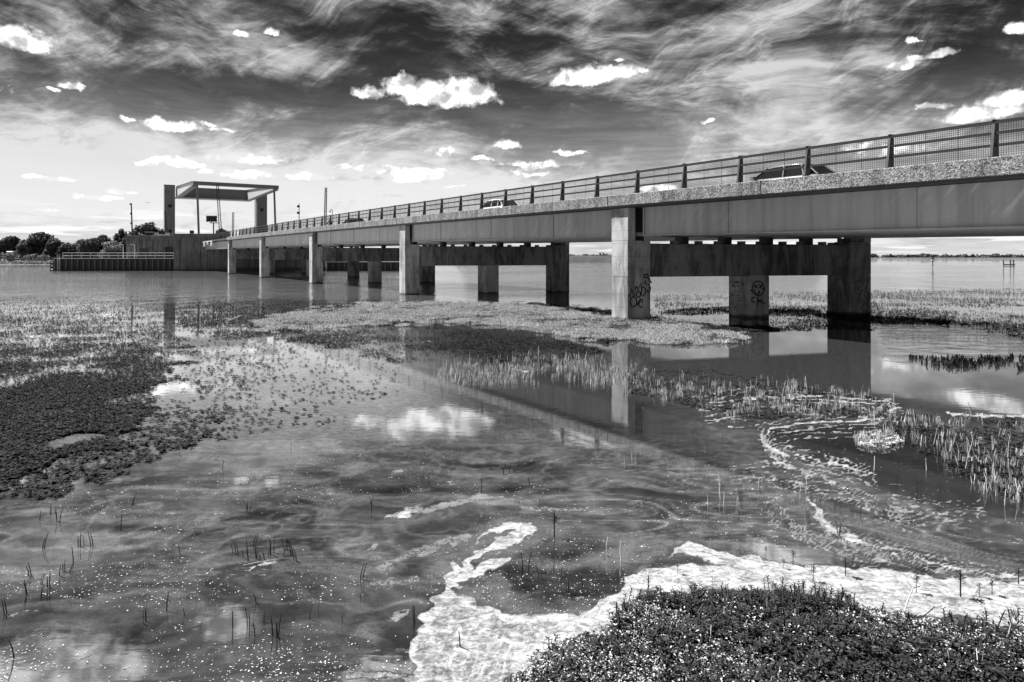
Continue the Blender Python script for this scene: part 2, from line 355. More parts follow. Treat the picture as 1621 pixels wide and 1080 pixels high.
# ================================================================== water
WET = []   # filled below
def foam_fields(px, py, X, Y):
    "white scum, grey film with painted glare, and chop of the water, from the places where they lie"
    wx = (fbm(X*1.1, Y*1.1, 3)-.5); wy = (fbm(X*1.1+40, Y*1.1, 8)-.5)
    jx = (fbm(X*7, Y*7, 21, 5)-.5); jy = (fbm(X*7+9, Y*7, 31, 5)-.5)
    sc = np.clip((py-430)/450, .06, 1.3)
    x = px+(wx*34+jx*24)*sc; y = py+(wy*20+jy*16)*sc
    foam = np.zeros_like(px)
    def poly(pts, amt, soft=4):
        nonlocal foam
        foam = np.maximum(foam, amt*sstep(-sdf(x, y, pts), -soft, soft))
    def line(pts, w, amt=1.0):
        nonlocal foam
        foam = np.maximum(foam, amt*sstep(w-pdist(x, y, pts), -w*.6-1, w*.6))
    def cut(pts, amt=1.0, soft=4):
        nonlocal foam
        foam = foam*(1-amt*sstep(-sdf(x, y, pts), -soft, soft))
    # the light mat at the foot of the picture
    poly([(640, 1130), (655, 1060), (662, 1020), (672, 985), (692, 955), (722, 935), (770, 962), (850, 975), (930, 972), (985, 960), (980, 985), (905, 992), (865, 1010), (835, 1045), (800, 1090), (760, 1140)], .66, 5)
    line([(650, 1090), (662, 1030), (672, 990), (690, 960), (705, 942)], 9, .9)
    line([(705, 945), (740, 962), (800, 975), (870, 980), (930, 972), (985, 950)], 7, .95)
    line([(830, 1050), (858, 1015), (900, 993), (960, 985), (992, 955)], 15, 1)
    for k in range(9):                                    # wrinkles across the mat
        a = 690+k*18
        line([(a, 1100), (a+6, 1040), (a+14, 1008), (a+26, 990)], 2.0, .95)
    line([(690, 1000), (760, 1012), (840, 1010)], 4, .92)
    # the broad white beach of foam to the right
    poly([(985, 918), (1030, 893), (1085, 857), (1130, 872), (1210, 882), (1300, 895), (1420, 907), (1540, 914), (1640, 920), (2300, 935), (2300, 985), (1640, 985), (1560, 985), (1480, 975), (1400, 965), (1330, 950), (1200, 935), (1080, 938), (1020, 940), (995, 965), (972, 985), (950, 982), (975, 945)], 1.0, 5)
    cut([(1000, 900), (1060, 878), (1090, 880), (1150, 893), (1180, 898), (1100, 892), (1050, 898), (990, 912)], .75, 3)
    # the hooked white tongue
    poly([(692, 915), (712, 893), (742, 868), (772, 842), (805, 830), (838, 832), (848, 840), (832, 854), (800, 866), (772, 874), (748, 890), (738, 904), (718, 922), (700, 926)], 1.0, 4)
    line([(705, 932), (735, 912), (770, 893), (802, 886)], 6, .95)
    line([(670, 880), (700, 868), (740, 852)], 8, .55); line([(600, 905), (640, 885), (690, 868)], 7, .5)
    cut([(713, 896), (735, 876), (758, 858), (778, 846), (812, 840), (814, 845), (786, 852), (770, 864), (748, 878), (724, 898)], 1, 3)
    # ragged patches
    poly([(612, 826), (622, 812), (650, 805), (665, 812), (640, 822)], .72, 6)
    line([(640, 812), (690, 800), (750, 790), (800, 788)], 6, .55); line([(830, 805), (870, 808), (930, 800)], 7, .5)
    poly([(610, 985), (640, 968), (660, 962), (650, 980), (625, 995)], .62, 8)
    line([(545, 1075), (600, 1068), (650, 1078)], 8, .6); line([(590, 935), (620, 925), (650, 915)], 7, .5)
    line([(900, 985), (960, 975), (1010, 960)], 6, .9)
    # threads drawn out by the current
    for pts, w, a in [([(1412, 642), (1395, 662), (1340, 668), (1260, 672), (1215, 682), (1203, 696), (1222, 712), (1245, 720), (1300, 728), (1345, 740), (1380, 752)], 3.2, .95),
                      ([(1200, 690), (1212, 706), (1238, 722)], 4.5, .9), ([(1190, 728), (1240, 736), (1290, 748), (1330, 772)], 2.6, .85),
                      ([(1275, 790), (1284, 812), (1308, 836), (1350, 856), (1400, 872), (1480, 890), (1560, 905), (1640, 915)], 4.5, .95),
                      ([(1282, 800), (1310, 835), (1350, 852)], 5, .9), ([(1212, 812), (1222, 796), (1232, 800), (1240, 820), (1280, 848), (1330, 868), (1400, 884)], 2.6, .7),
                      ([(1210, 812), (1225, 832), (1260, 848)], 3, .65), ([(1440, 818), (1402, 810), (1410, 800), (1450, 800), (1500, 806), (1560, 800)], 2.6, .7),
                      ([(1430, 810), (1470, 812), (1520, 810)], 2, .6), ([(1100, 640), (1200, 626), (1300, 632), (1380, 640), (1425, 645)], 3, .9),
                      ([(1180, 632), (1280, 625), (1350, 630), (1400, 636)], 2.5, .9), ([(1400, 655), (1420, 645), (1400, 632)], 4, .9),
                      ([(1155, 678), (1190, 676), (1210, 668)], 3, .8), ([(1120, 668), (1150, 660), (1180, 664)], 3, .8),
                      ([(1500, 655), (1540, 660), (1640, 658)], 5, .95), ([(1510, 660), (1522, 675), (1550, 690), (1600, 706)], 2.6, .8), ([(1540, 696), (1620, 706)], 2.6, .7),
                      ([(1160, 752), (1210, 745), (1270, 757), (1330, 775), (1390, 800)], 2.4, .6), ([(1230, 745), (1300, 765), (1360, 782), (1420, 796)], 6, .45),
                      ([(1010, 738), (1070, 726)], 1.6, .6), ([(1105, 735), (1160, 735)], 2, .6), ([(130, 1040), (175, 1020), (220, 1005), (260, 985)], 2.4, .6),
                      ([(330, 925), (372, 905)], 2, .7), ([(385, 898), (430, 890)], 2.5, .9), ([(200, 975), (270, 945), (330, 905), (420, 880)], 3, .4),
                      ([(250, 610), (310, 604), (330, 602)], 2, .8), ([(0, 860), (120, 850), (260, 865), (340, 850)], 2.5, .35),
                      ([(360, 510), (372, 505)], 1.5, .8), ([(500, 850), (560, 845), (620, 835), (700, 815)], 3, .4), ([(420, 870), (470, 860), (520, 872), (560, 890)], 6, .4),
                      ([(640, 545), (690, 540)], 2, .6), ([(810, 585), (835, 588)], 3, .9), ([(900, 530), (960, 545), (1040, 560)], 2, .5)]:
        line(pts, w*.45, a*.80)
        if py.max() > 0 and len(pts) > 4:
            for o_ in (-15, -8, 7, 13, 21, 30): line([(u_+o_*.4, v_+o_*.8) for u_, v_ in pts], 1.0, .60)
    # grey film, streaked by the slow current; also carries painted sky glare
    a = fbm(X*.55+wx*2.4, Y*.55+wy*2.4, 50, 3)*6.28
    s1 = fbm(X*.9+2.2*wx+np.cos(a)*.5, Y*3.1+2.6*wy+np.sin(a)*.6, 61, 4)
    rid = 1-np.abs(2*fbm(X*.8+3.5*wx, Y*2.2+3.2*wy, 77, 4)-1)
    film = .29+1.0*(s1-.5)+.45*sstep(rid, .84, .99)+.5*sstep(fbm(X*1.3+4*wx, Y*5.5+2*wy, 141, 4), .50, .72)
    near = sstep(py, 600, 760)
    psi = fbm(X*.34+.35*fbm(X*.8, Y*.8, 7, 2), Y*.95+.5*fbm(X*.6, Y*.9, 17, 2), 123, 2); con = 1-np.abs(2*((psi*9) % 1)-1); con2 = 1-np.abs(2*((psi*21+.1*fbm(X*2, Y*3, 9)) % 1)-1)
    cw = np.maximum(sstep(-sdf(x, y, [(880, 790), (1000, 735), (1180, 720), (1280, 740), (1420, 790), (1640, 830), (1640, 912), (1300, 890), (1050, 860), (880, 830)]), -40, 40), .45*sstep(fbm(X*.4, Y*.4, 33, 2), .45, .65))
    film = film*(1-.35*cw)+cw*(.75*sstep(con, .75, .98)+.5*sstep(con2, .65, .98))
    foam = np.maximum(foam, cw*.58*np.maximum(sstep(con, .86, .99), .85*sstep(con2, .86, .99)))
    film = film*near+(.30+1.7*sstep(700-px, -80, 120)*sstep(py, 500, 540))*(1-near); film = np.maximum(film, 1.0*sstep(Y, 34, 55))  # paler body left of centre stands in for bright glare on the water
    def fpoly(pts, amt, soft):
        nonlocal film
        film = film*(1-amt*sstep(-sdf(x, y, pts), -soft, soft))
    fpoly([(700, 925), (676, 950), (650, 975), (610, 1000), (600, 1030), (560, 1050), (480, 1080), (480, 1140), (640, 1140), (655, 1060), (665, 1000), (700, 945)], .8, 10)
    fpoly([(765, 905), (805, 893), (850, 912), (960, 905), (1000, 915), (975, 945), (900, 952), (820, 940), (770, 925)], .8, 9)
    fpoly([(835, 868), (875, 842), (930, 835), (960, 845), (945, 870), (900, 888), (860, 885)], .6, 10)
    fpoly([(1270, 708), (1400, 680), (1500, 690), (1640, 740), (1700, 800), (1640, 806), (1560, 812), (1480, 800), (1400, 778), (1330, 748)], 1.0, 10)
    fpoly([(1210, 682), (1340, 672), (1420, 668), (1520, 690), (1400, 690), (1290, 715), (1225, 705)], .8, 8)
    fpoly([(560, 1010), (400, 930), (250, 920), (100, 960), (-50, 930), (-50, 1100), (500, 1100)], .45, 40)
    fpoly([(1040, 640), (1100, 680), (1180, 740), (1080, 720), (900, 680), (700, 600), (560, 520), (700, 520), (900, 580)], .6, 20)
    film = np.maximum(film, .95*sstep(-sdf(x, y, [(845, 890), (900, 890), (960, 872), (1000, 850), (1050, 850), (1080, 858), (1030, 885), (980, 905), (930, 900), (870, 905)]), -8, 8))
    film = np.maximum(film, .9*sstep(-sdf(x, y, [(720, 935), (790, 905), (800, 940), (880, 960), (980, 955), (985, 965), (850, 978), (760, 962)]), -8, 8))
    film = np.maximum(film, .42*sstep(-sdf(x, y, [(1090, 860), (1200, 790), (1300, 740), (1400, 800), (1640, 830), (1640, 915), (1400, 905), (1200, 880)]), -20, 20)*(.55+.9*(s1-.3)))
    film = np.maximum(film, .8*sstep(-sdf(x, y, [(660, 905), (700, 870), (740, 845), (790, 822), (860, 822), (900, 840), (840, 870), (745, 895), (700, 930), (670, 930)]), -10, 10))
    # small rafts of scum that gather between the swirls
    speck = fbm(X*5, Y*9, 91, 3)
    foam = np.maximum(foam, .55*sstep(speck+.45*(s1-.5), .72, .86)*near)
    chop = sstep(Y, 36, 62)*(.55+.45*sstep(fbm(X*.05, Y*.09, 5, 3), .35, .6))
    chop = np.maximum(chop, .5*sstep(-sdf(px, py, [(1385, 505), (1500, 508), (1640, 512), (1640, 575), (1500, 575), (1400, 560)]), -12, 12))
    return np.clip(foam, 0, 1), np.clip(film, 0, 2.0), np.clip(chop, 0, 1)

def water_mesh():
    pys = np.concatenate([np.arange(1110, 620, -2.2), np.arange(620, 470, -1.8), np.arange(470, 412, -1.5), [411, 410, 409, 408.3, 407.9, 407.6, 407.4, 407.25]])
    Y = np.concatenate([[-60, -20, -4, 1.5, 3.2], F*H/(pys-HY)])
    fine = np.concatenate([np.arange(-1.3, -.80, .006), np.arange(-.80, .801, .0021), np.arange(.806, 1.3, .006)])
    side = np.array([-9, -5, -3, -2, -1.6, -1.4])
    a = np.concatenate([side, fine, -side[::-1]])
    Yg, Ag = np.meshgrid(Y, a, indexing='ij'); Xg = Ag*np.maximum(Yg, 4.6)
    Yc = np.maximum(Yg, 2.0)
    px = CX+F*Xg/Yc; py = HY+F*H/Yc
    fo, fi, ch = foam_fields(px.ravel(), py.ravel(), Xg.ravel(), Yc.ravel())
    V = np.stack([Xg.ravel(), Yg.ravel(), np.zeros(Xg.size)], -1)
    r, c = Yg.shape; i = np.arange((r-1)*c).reshape(r-1, c)[:, :-1].ravel()
    Fc = np.stack([i, i+1, i+c+1, i+c], -1)
    return V, Fc, dict(foam=fo, film=fi, chop=ch)
def water_mat():
    m, t, b = mat('estuary_water'); p = pos_(t)
    at = lambda n_: (lambda q: (setattr(q, 'attribute_name', n_), q.outputs['Fac'])[1])(t.new('ShaderNodeAttribute'))
    fo, fi, ch = at('foam'), at('film'), at('chop')
    fn = t.noise(p, 26, 5, .7); fn2 = t.noise(t.v('MULTIPLY', p, (1, 1.3, 1)), 7, 5, .65, .6)
    k = t.m('ADD', fo, t.m('ADD', t.m('MULTIPLY', t.m('SUBTRACT', fn, .5), .62), t.m('MULTIPLY', t.m('SUBTRACT', fn2, .5), .42)))
    foam = t.step(k, .42, .66)
    grain = t.noise(p, 48, 4, .75)
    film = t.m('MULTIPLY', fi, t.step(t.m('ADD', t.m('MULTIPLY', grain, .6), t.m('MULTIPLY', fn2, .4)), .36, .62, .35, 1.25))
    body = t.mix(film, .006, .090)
    cr = t.noise(t.v('MULTIPLY', p, (1.0, 1.7, 1)), 5.5, 8, .72, 1.2); ln = t.m('ABSOLUTE', t.m('SUBTRACT', t.noise(p, 3.0, 5, .6, .8), .5))
    white = t.mix(t.step(t.m('ADD', t.m('MULTIPLY', cr, .75), t.m('MULTIPLY', fn, .25)), .36, .60), .09, .36)
    white = t.m('MULTIPLY', white, t.step(ln, .0, .022, .55, 1.0))
    white = t.m('MULTIPLY', white, t.step(t.m('ADD', fo, t.m('MULTIPLY', t.m('SUBTRACT', fn2, .5), .5)), .35, .95, .5, 1.0))
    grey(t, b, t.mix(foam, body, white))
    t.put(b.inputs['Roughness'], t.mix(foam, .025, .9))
    b.inputs['IOR'].default_value = 2.6
    t.put(b.inputs['Specular IOR Level'], t.mix(foam, .5, .1))
    # ripples: fine cat's-paws on the pools, short chop out in the channel
    r1 = t.noise(t.v('MULTIPLY', p, (1.0, 2.2, 1)), 3.0, 3, .5)
    r2 = t.noise(t.v('MULTIPLY', p, (.7, 1.3, 1)), 1.0, 5, .6, .4)
    r3 = t.noise(t.v('MULTIPLY', p, (.26, .20, 1)), 1.0, 4, .6)
    h = t.m('ADD', t.m('MULTIPLY', r1, .0005), t.m('MULTIPLY', t.m('ADD', t.m('SUBTRACT', r2, .5), t.m('MULTIPLY', t.m('SUBTRACT', r3, .5), 2.6)), t.m('MULTIPLY', ch, .14)))
    h = t.m('ADD', h, t.m('MULTIPLY', foam, t.m('ADD', t.m('MULTIPLY', fn, .012), t.m('MULTIPLY', cr, .02))))
    bp = t.new('ShaderNodeBump'); bp.inputs['Strength'].default_value = 1.0; bp.inputs['Distance'].default_value = 1.0
    t.put(bp.inputs['Height'], h); t.l.new(bp.outputs[0], b.inputs['Normal'])
    return m
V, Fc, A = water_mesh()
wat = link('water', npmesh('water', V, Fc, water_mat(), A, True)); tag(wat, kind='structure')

# ================================================================== bridge axis: s along the road (depth), t across it, z up
SP = 22.24
def zt(s):
    s_ = min(s, 107.0); return H+2.92+.0118*s_-5.5e-5*s_*s_
SK = .285                     # the piers stand askew: their far ends lie deeper
def Wd(s, t, z): return (5.418-.624*s+t, 31.8+s+SK*t, z)
def sbox(mb, s0, s1, t0, t1, za, zb):
    "box in road coordinates; za and zb are heights or functions of s"
    fa = za if callable(za) else (lambda s: za); fb = zb if callable(zb) else (lambda s: zb)
    return mb.hexa([Wd(s0, t0, fa(s0)), Wd(s0, t1, fa(s0)), Wd(s1, t1, fa(s1)), Wd(s1, t0, fa(s1)),
                    Wd(s0, t0, fb(s0)), Wd(s0, t1, fb(s0)), Wd(s1, t1, fb(s1)), Wd(s1, t0, fb(s1))])
def slong(mb, s0, s1, t0, t1, da, db, n=6):
    for i in range(n):
        a, b_ = s0+(s1-s0)*i/n, s0+(s1-s0)*(i+1)/n
        sbox(mb, a, b_, t0, t1, lambda s: zt(s)+da, lambda s: zt(s)+db)
    return mb
deck = thing('bridge_deck', Wd(0, 6, zt(0)), 'long road bridge deck with grey girders and speckled concrete edge panels', 'bridge')
S_END = 115.0
mb = MB(); slong(mb, -32, S_END, .36, 12.85, -.62, -.42, 16); mb.build('road_slab', M['asphalt'], deck)
joints = [n*SP+1.0 for n in range(-2, 5)]
for side in (0, 1):
    t0, t1 = ((-.2, .355), (12.855, 13.55))[side]
    for n in range(-1, 6):
        a = (n-1)*SP+1.02 if n > -1 else -32; b_ = n*SP+.98 if n < 5 else S_END
        if n == 5 and side == 0: continue
        mb = MB(); slong(mb, a, b_, t0, t1, -.52, 0, 3); mb.build('edge_panel', M['aggregate'], deck, bevel=.02)
        mb = MB(); te = (t0+.06, t1+.0) if side == 0 else (t0, t1-.06)
        slong(mb, a-.02, b_+.02, te[0], te[1], -.60, -.522, 3); mb.build('drip_strip', M['dark'], deck)
mb = MB(); slong(mb, 4*SP+1.0, S_END, -.1, .355, -.42, -.1, 3); mb.build('edge_beam', M['dark'], deck)
GT = [.42+2.30*k for k in range(6)]
for n in range(-1, 5+1):
    a, b_ = (n-1)*SP+1.12, n*SP-.42
    if n == -1: a = -32
    if n == 5: b_ = S_END-.1
    for k, t in enumerate(GT):
        mb = MB()
        if k in (0, 5): slong(mb, a, b_, t, t+.95, -1.90, -.625, 4)
        else: slong(mb, a, b_, t, t+.95, -1.90, -.625, 2)
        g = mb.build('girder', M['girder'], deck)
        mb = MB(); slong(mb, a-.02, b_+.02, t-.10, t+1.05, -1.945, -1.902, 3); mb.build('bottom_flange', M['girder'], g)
        if k == 0 and n >= 0:
            for q in (a+.02, (a+b_)/2, a+(b_-a)*.22, a+(b_-a)*.8, b_-.06):
                mb = MB(); e = .07 if q in (a+.02, b_-.06) else .025
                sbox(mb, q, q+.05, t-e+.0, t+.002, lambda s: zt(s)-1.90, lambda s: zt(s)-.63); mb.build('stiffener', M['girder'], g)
    # end diaphragm, set back in the gap beside the pilaster
    if n < 5:
        mb = MB(); sbox(mb, n*SP-.30, n*SP+1.0, .85, 12.5, lambda s: zt(s)-1.75, lambda s: zt(s)-.63); mb.build('diaphragm', M['dark'], deck)
# ------------------------------------------------------------------ piers
PIER_LABEL = ['concrete bridge pier beyond the right edge of the view carrying the nearest span',
              'nearest three-column bridge pier in view, with black spray-painted graffiti on its columns',
              'second bridge pier from the graffiti pier, standing behind the grassy bank',
              'third bridge pier from the graffiti pier, standing in rippled open water',
              'fourth bridge pier from the graffiti pier, with a thin sunlit edge in choppy water',
              'farthest bridge pier, last before the dark concrete pier of the lifting bridge']
PIERS = {}
def col_box(mb, s0, s1, t0, t1, z0, z1, c=.035):
    "column with chamfered corners"
    r = []
    for z in (z0, z1):
        r.append([Wd(s, t, z) for s, t in ((s0, t0+c), (s0, t1-c), (s0+c, t1), (s1-c, t1), (s1, t1-c), (s1, t0+c), (s1-c, t0), (s0+c, t0))])
    mb.add(r[0]+r[1], [tuple(range(8))[::-1], tuple(range(8, 16))]+[(i, (i+1) % 8, 8+(i+1) % 8, 8+i) for i in range(8)])
for n in range(-1, 5):
    s0 = n*SP; rise = zt(s0)-zt(0)
    p = thing('bridge_pier', Wd(s0, 6, 0), PIER_LABEL[n+1], 'pier', 'concrete piers carrying the road bridge'); PIERS[n] = p
    zb, ztop = 2.06+rise, 3.64+rise
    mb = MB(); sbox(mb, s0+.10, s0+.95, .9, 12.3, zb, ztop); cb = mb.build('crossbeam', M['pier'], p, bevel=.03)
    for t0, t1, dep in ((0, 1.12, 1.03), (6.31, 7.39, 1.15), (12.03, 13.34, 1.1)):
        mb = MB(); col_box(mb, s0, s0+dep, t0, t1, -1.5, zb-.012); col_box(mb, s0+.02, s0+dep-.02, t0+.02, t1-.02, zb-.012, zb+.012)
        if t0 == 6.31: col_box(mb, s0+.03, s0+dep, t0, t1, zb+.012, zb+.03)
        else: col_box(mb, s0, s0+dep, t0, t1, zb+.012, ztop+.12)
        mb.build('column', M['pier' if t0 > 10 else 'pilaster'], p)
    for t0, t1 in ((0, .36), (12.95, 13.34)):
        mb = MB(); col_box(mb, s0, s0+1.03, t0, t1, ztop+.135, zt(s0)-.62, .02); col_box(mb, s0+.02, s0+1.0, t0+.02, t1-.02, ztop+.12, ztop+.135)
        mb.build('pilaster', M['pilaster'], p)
    for t in GT:
        mb = MB(); sbox(mb, s0+.35, s0+.75, t+.30, t+.66, ztop, lambda s: zt(s0)-1.95); mb.build('bearing', M['dark'], p)
    if n in (0, 1):
        mb = MB()
        for t in GT[1:]:
            for q in (-.28, 1.0): sbox(mb, s0+.15, s0+.4, t+q, t+q+.2, ztop, ztop+.14)
        mb.build('bearing_shelf', M['pier'], p)

# graffiti: ribbons of paint a couple of millimetres proud of the face
def ribbons(strokes, w, place, name, parent, matl):
    mb = MB()
    for j, st in enumerate(strokes):
        st = [Vector((a, b_)) for a, b_ in st]; L, R = [], []
        for i, q in enumerate(st):
            d_ = (st[min(i+1, len(st)-1)]-st[max(i-1, 0)]); d_ = d_.normalized() if d_.length > 0 else Vector((1, 0)); nn = Vector((-d_.y, d_.x))*(w/2)
            L.append(q+nn); R.append(q-nn)
        k = len(st); V_ = [place(q.x, q.y, .003+.0006*j) for q in L+R]
        mb.add(V_, [(i, i+1, k+i+1, k+i) for i in range(k-1)])
    return mb.build(name, matl, parent)
def ring(cx, cy, rx, ry, a0=0, a1=360, n=18): return [(cx+rx*math.cos(math.radians(a0+(a1-a0)*i/n)), cy+ry*math.sin(math.radians(a0+(a1-a0)*i/n))) for i in range(n+1)]
def near_face(ox, oy, k):
    def f_(a, b_, off):
        px, py = ox+a/k, oy+b_/k; kx = (px-CX)/F; D = (31.8-SK*5.418)/(1-SK*kx)
        q = pt(px, py, D); return (q.x+.274*off, q.y-.962*off, q.z)
    return f_
cols0 = [c for c in PIERS[0].children if c.name.startswith('column')]
G1 = [[(180, 605), (210, 540), (235, 440), (262, 520), (290, 590)], ring(265, 695, 62, 95, 0, 360), [(300, 480), (320, 390), (345, 430), (360, 480)], ring(360, 555, 40, 55),
      [(375, 425), (405, 335), (425, 470), (412, 540), (440, 590), (492, 535), (495, 450), (455, 412), (422, 440)], [(470, 355), (490, 285), (508, 372), (560, 362), (590, 430), (572, 512), (540, 512), (518, 465)],
      ring(510, 205, 38, 34), [(540, 240), (575, 285), (612, 335)], [(432, 720), (428, 650), (402, 632), (392, 690), (370, 720), (368, 772), (402, 808), (438, 772)], [(335, 760), (370, 690), (392, 650)]]
ribbons(G1, 26, near_face(980, 420, 12), 'graffiti', cols0[0], M['spray'])
G2 = [ring(715, 320, 112, 140), [(640, 248), (665, 280), (692, 315)], [(692, 250), (665, 285), (640, 318)], [(740, 250), (770, 290), (805, 340)], [(800, 238), (770, 275), (738, 315)],
      [(645, 340), (652, 385), (672, 415), (710, 430), (738, 405), (742, 378)], [(715, 376), (755, 374)], [(710, 470), (708, 560), (710, 640)], ring(640, 535, 48, 48, 300, 60, 14), [(712, 552), (760, 545), (800, 538)], [(712, 555), (770, 575), (850, 612)], [(568, 360), (612, 360)], [(800, 240), (830, 300), (835, 370)]]
ribbons(G2, 24, near_face(1140, 430, 12), 'graffiti', cols0[1], M['spray'])
def left_face(ox, oy, k, t):
    def f_(a, b_, off):
        px, py = ox+a/k, oy+b_/k; kx = (px-CX)/F
        s = (5.418+t-kx*(31.8+SK*t))/(kx+.624); D = 31.8+s+SK*t
        return Vector((5.418-.624*s+t-.85*off, D-.53*off, H+(HY-py)/F*D))
    return f_
G3 = [[(190, 180), (200, 215)], [(200, 185), (186, 212)], [(235, 190), (230, 215), (255, 218)], [(270, 190), (268, 218)], [(270, 204), (292, 204)], [(294, 188), (292, 218)], ring(318, 204, 13, 13, n=9), [(340, 190), (350, 216), (360, 198), (370, 216), (385, 188)],
      [(210, 262), (255, 258)], [(232, 260), (240, 295)], [(262, 262), (262, 292), (290, 292)], [(262, 276), (284, 274)], [(320, 258), (340, 272), (330, 285)], [(355, 258), (352, 282)], [(395, 232), (462, 222)], [(430, 228), (428, 300)],
      [(255, 372), (305, 368)], [(335, 378), (370, 376)], [(345, 366), (360, 388)], [(195, 420), (240, 412), (225, 440), (285, 446)], [(205, 470), (240, 455)], [(310, 455), (340, 438), (372, 455)], [(360, 500), (405, 494)], [(345, 552), (400, 548)], ring(300, 680, 20, 22, 60, 300, 8)]
ribbons(G3, 15, left_face(1140, 430, 12, 6.31), 'graffiti', cols0[1], M['spray'])
G4 = [[(1352, 448), (1360, 443), (1365, 452), (1356, 458), (1364, 462)], [(1366, 446), (1374, 440), (1370, 458)], [(1355, 466), (1362, 464), (1358, 474), (1366, 476)], [(1360, 480), (1368, 478), (1362, 490), (1370, 492)], [(1374, 462), (1376, 474)]]
ribbons(G4, 1.7, near_face(0, 0, 1), 'graffiti', cols0[2], M['spray'])

# ------------------------------------------------------------------ railings
def make_railing(name, label, t0, out, mesh_bays):
    r = thing(name, Wd(0, t0, zt(0)), label, 'railing')
    BAY = SP/9; sgn = -1 if out < 0 else 1
    mb = MB()
    def ring_(z, a, b_): return [(-.624*s+sgn*t, s+SK*sgn*t, z) for s, t in ((-.03, a), (-.03, b_), (.03, b_), (.03, a))]
    r0, r1 = ring_(0, -.10, .13), ring_(1.05, -.10, .02)
    mb.add(r0+r1, [(3, 2, 1, 0), (4, 5, 6, 7), (0, 1, 5, 4), (1, 2, 6, 5), (2, 3, 7, 6), (3, 0, 4, 7)])
    post_me = mb.mesh('post', M['post'])
    foot_me = MB().add(ring_(0, -.14, .17)+ring_(.03, -.14, .17), [(4, 5, 6, 7), (0, 1, 5, 4), (1, 2, 6, 5), (2, 3, 7, 6), (3, 0, 4, 7)]).mesh('foot_plate', M['rail'])
    cap_me = MB().add(ring_(1.05, -.13, .05)+ring_(1.075, -.13, .05), [(3, 2, 1, 0), (4, 5, 6, 7), (0, 1, 5, 4), (1, 2, 6, 5), (2, 3, 7, 6), (3, 0, 4, 7)]).mesh('post_cap', M['rail'])
    k = -11; prev = None
    while True:
        s = -.42+BAY*k
        if s > 110.5: break
        z = zt(s)
        po = link('post', post_me, r, Wd(s, t0, z)); link('foot_plate', foot_me, po, Wd(s, t0, z)); link('post_cap', cap_me, po, Wd(s, t0, z))
        k += 1
    for h_ in (.36, .69, 1.0):
        w = .035 if h_ < .9 else .045
        mb = MB()
        for i in range(60):
            a, b_ = -27.4+i*2.3, -27.4+(i+1)*2.3
            sbox(mb, a, b_, t0-.03, t0+.03, lambda s: zt(s)+h_-w, lambda s: zt(s)+h_+w)
        mb.build('rail', M['rail'], r)
    for k in range(-11, mesh_bays):
        a = -.42+BAY*k+.06; b_ = a+BAY-.12; mb = MB(); ti = t0+.05*(-sgn)
        step = .06 if k < 12 else .12; wd = .0035 if k < 12 else .005
        n = int((b_-a)/step*1.18)
        for i in range(n+1):
            s = a+(b_-a)*i/n; ww = wd if i not in (n//3, 2*n//3) else wd*2.2
            p0, p1 = Vector(Wd(s, ti, zt(s)+.02)), Vector(Wd(s, ti, zt(s)+.98)); mb.bar(p0, p1, ww*2, ww*2)
        for j in range(1, int(.97/step)):
            z = .02+j*step
            mb.bar(Wd(a, ti+.004, zt(a)+z), Wd(b_, ti+.004, zt(b_)+z), wd*2, wd*2)
        mb.build('mesh_panel', M['wire'], r)
    return r
make_railing('bridge_railing', 'steel parapet railing with wire mesh along the near edge of the bridge', .08, -1, 33)
make_railing('bridge_railing', 'steel parapet railing along the far edge of the bridge, behind the traffic', 13.2, 1, -11)
# ================================================================== lifting bridge beyond the approach spans
U = Vector((-.5295, .8483, 0)); N = Vector((.8483, .5295, 0))
A0 = Vector((-69.26, 149, 0)); WID, LEN = 17.26, 32.7
def LB(a, b_, z): return A0+N*a+U*b_+Vector((0, 0, z))      # a across, b away along the road
lift = thing('lifting_bridge', LB(WID/2, LEN, 0), 'steel lifting bridge with two square towers and an overhead balance frame', 'drawbridge')
def obox(mb, a0, a1, b0, b1, z0, z1, z2=None, z3=None):
    z2 = z0 if z2 is None else z2; z3 = z1 if z3 is None else z3
    return mb.hexa([LB(a0, b0, z0), LB(a1, b0, z0), LB(a1, b1, z2), LB(a0, b1, z2), LB(a0, b0, z1), LB(a1, b0, z1), LB(a1, b1, z3), LB(a0, b1, z3)])
mb = MB(); obox(mb, -.45, WID+.45, -.5, .5, 18.75, 19.55); mb.build('tip_beam', M['frame'], lift, bevel=.04)
for a in (0, WID):
    mb = MB(); obox(mb, a-.35, a+.35, .5, LEN-.8, 18.72, 19.5, 18.42, 21.1); ar = mb.build('balance_arm', M['frame_sunlit'], lift, bevel=.03)
    mb = MB(); obox(mb, a-.6, a+.6, .5, LEN-.8, 18.5, 18.71, 18.2, 18.41); mb.build('arm_flange', M['frame'], ar)
    mb = MB(); obox(mb, a-.6, a+.6, .5, LEN-.8, 19.51, 19.6, 21.11, 21.2); mb.build('arm_flange', M['frame'], ar)
mb = MB(); obox(mb, -.4, WID+.4, LEN-.8, LEN+1.4, 18.42, 21.15); cw = mb.build('counterweight_beam', M['tower'], lift, bevel=.05)
mb = MB(); obox(mb, -.6, WID+.6, LEN-1.8, LEN+1.5, 18.15, 18.41); mb.build('beam_flange', M['frame_sunlit'], cw)
for q in (3.6, 8.2, 12.6):
    mb = MB(); obox(mb, q, q+.12, LEN-.9, LEN-.79, 18.45, 21.1); mb.build('stiffener', M['tower'], cw)
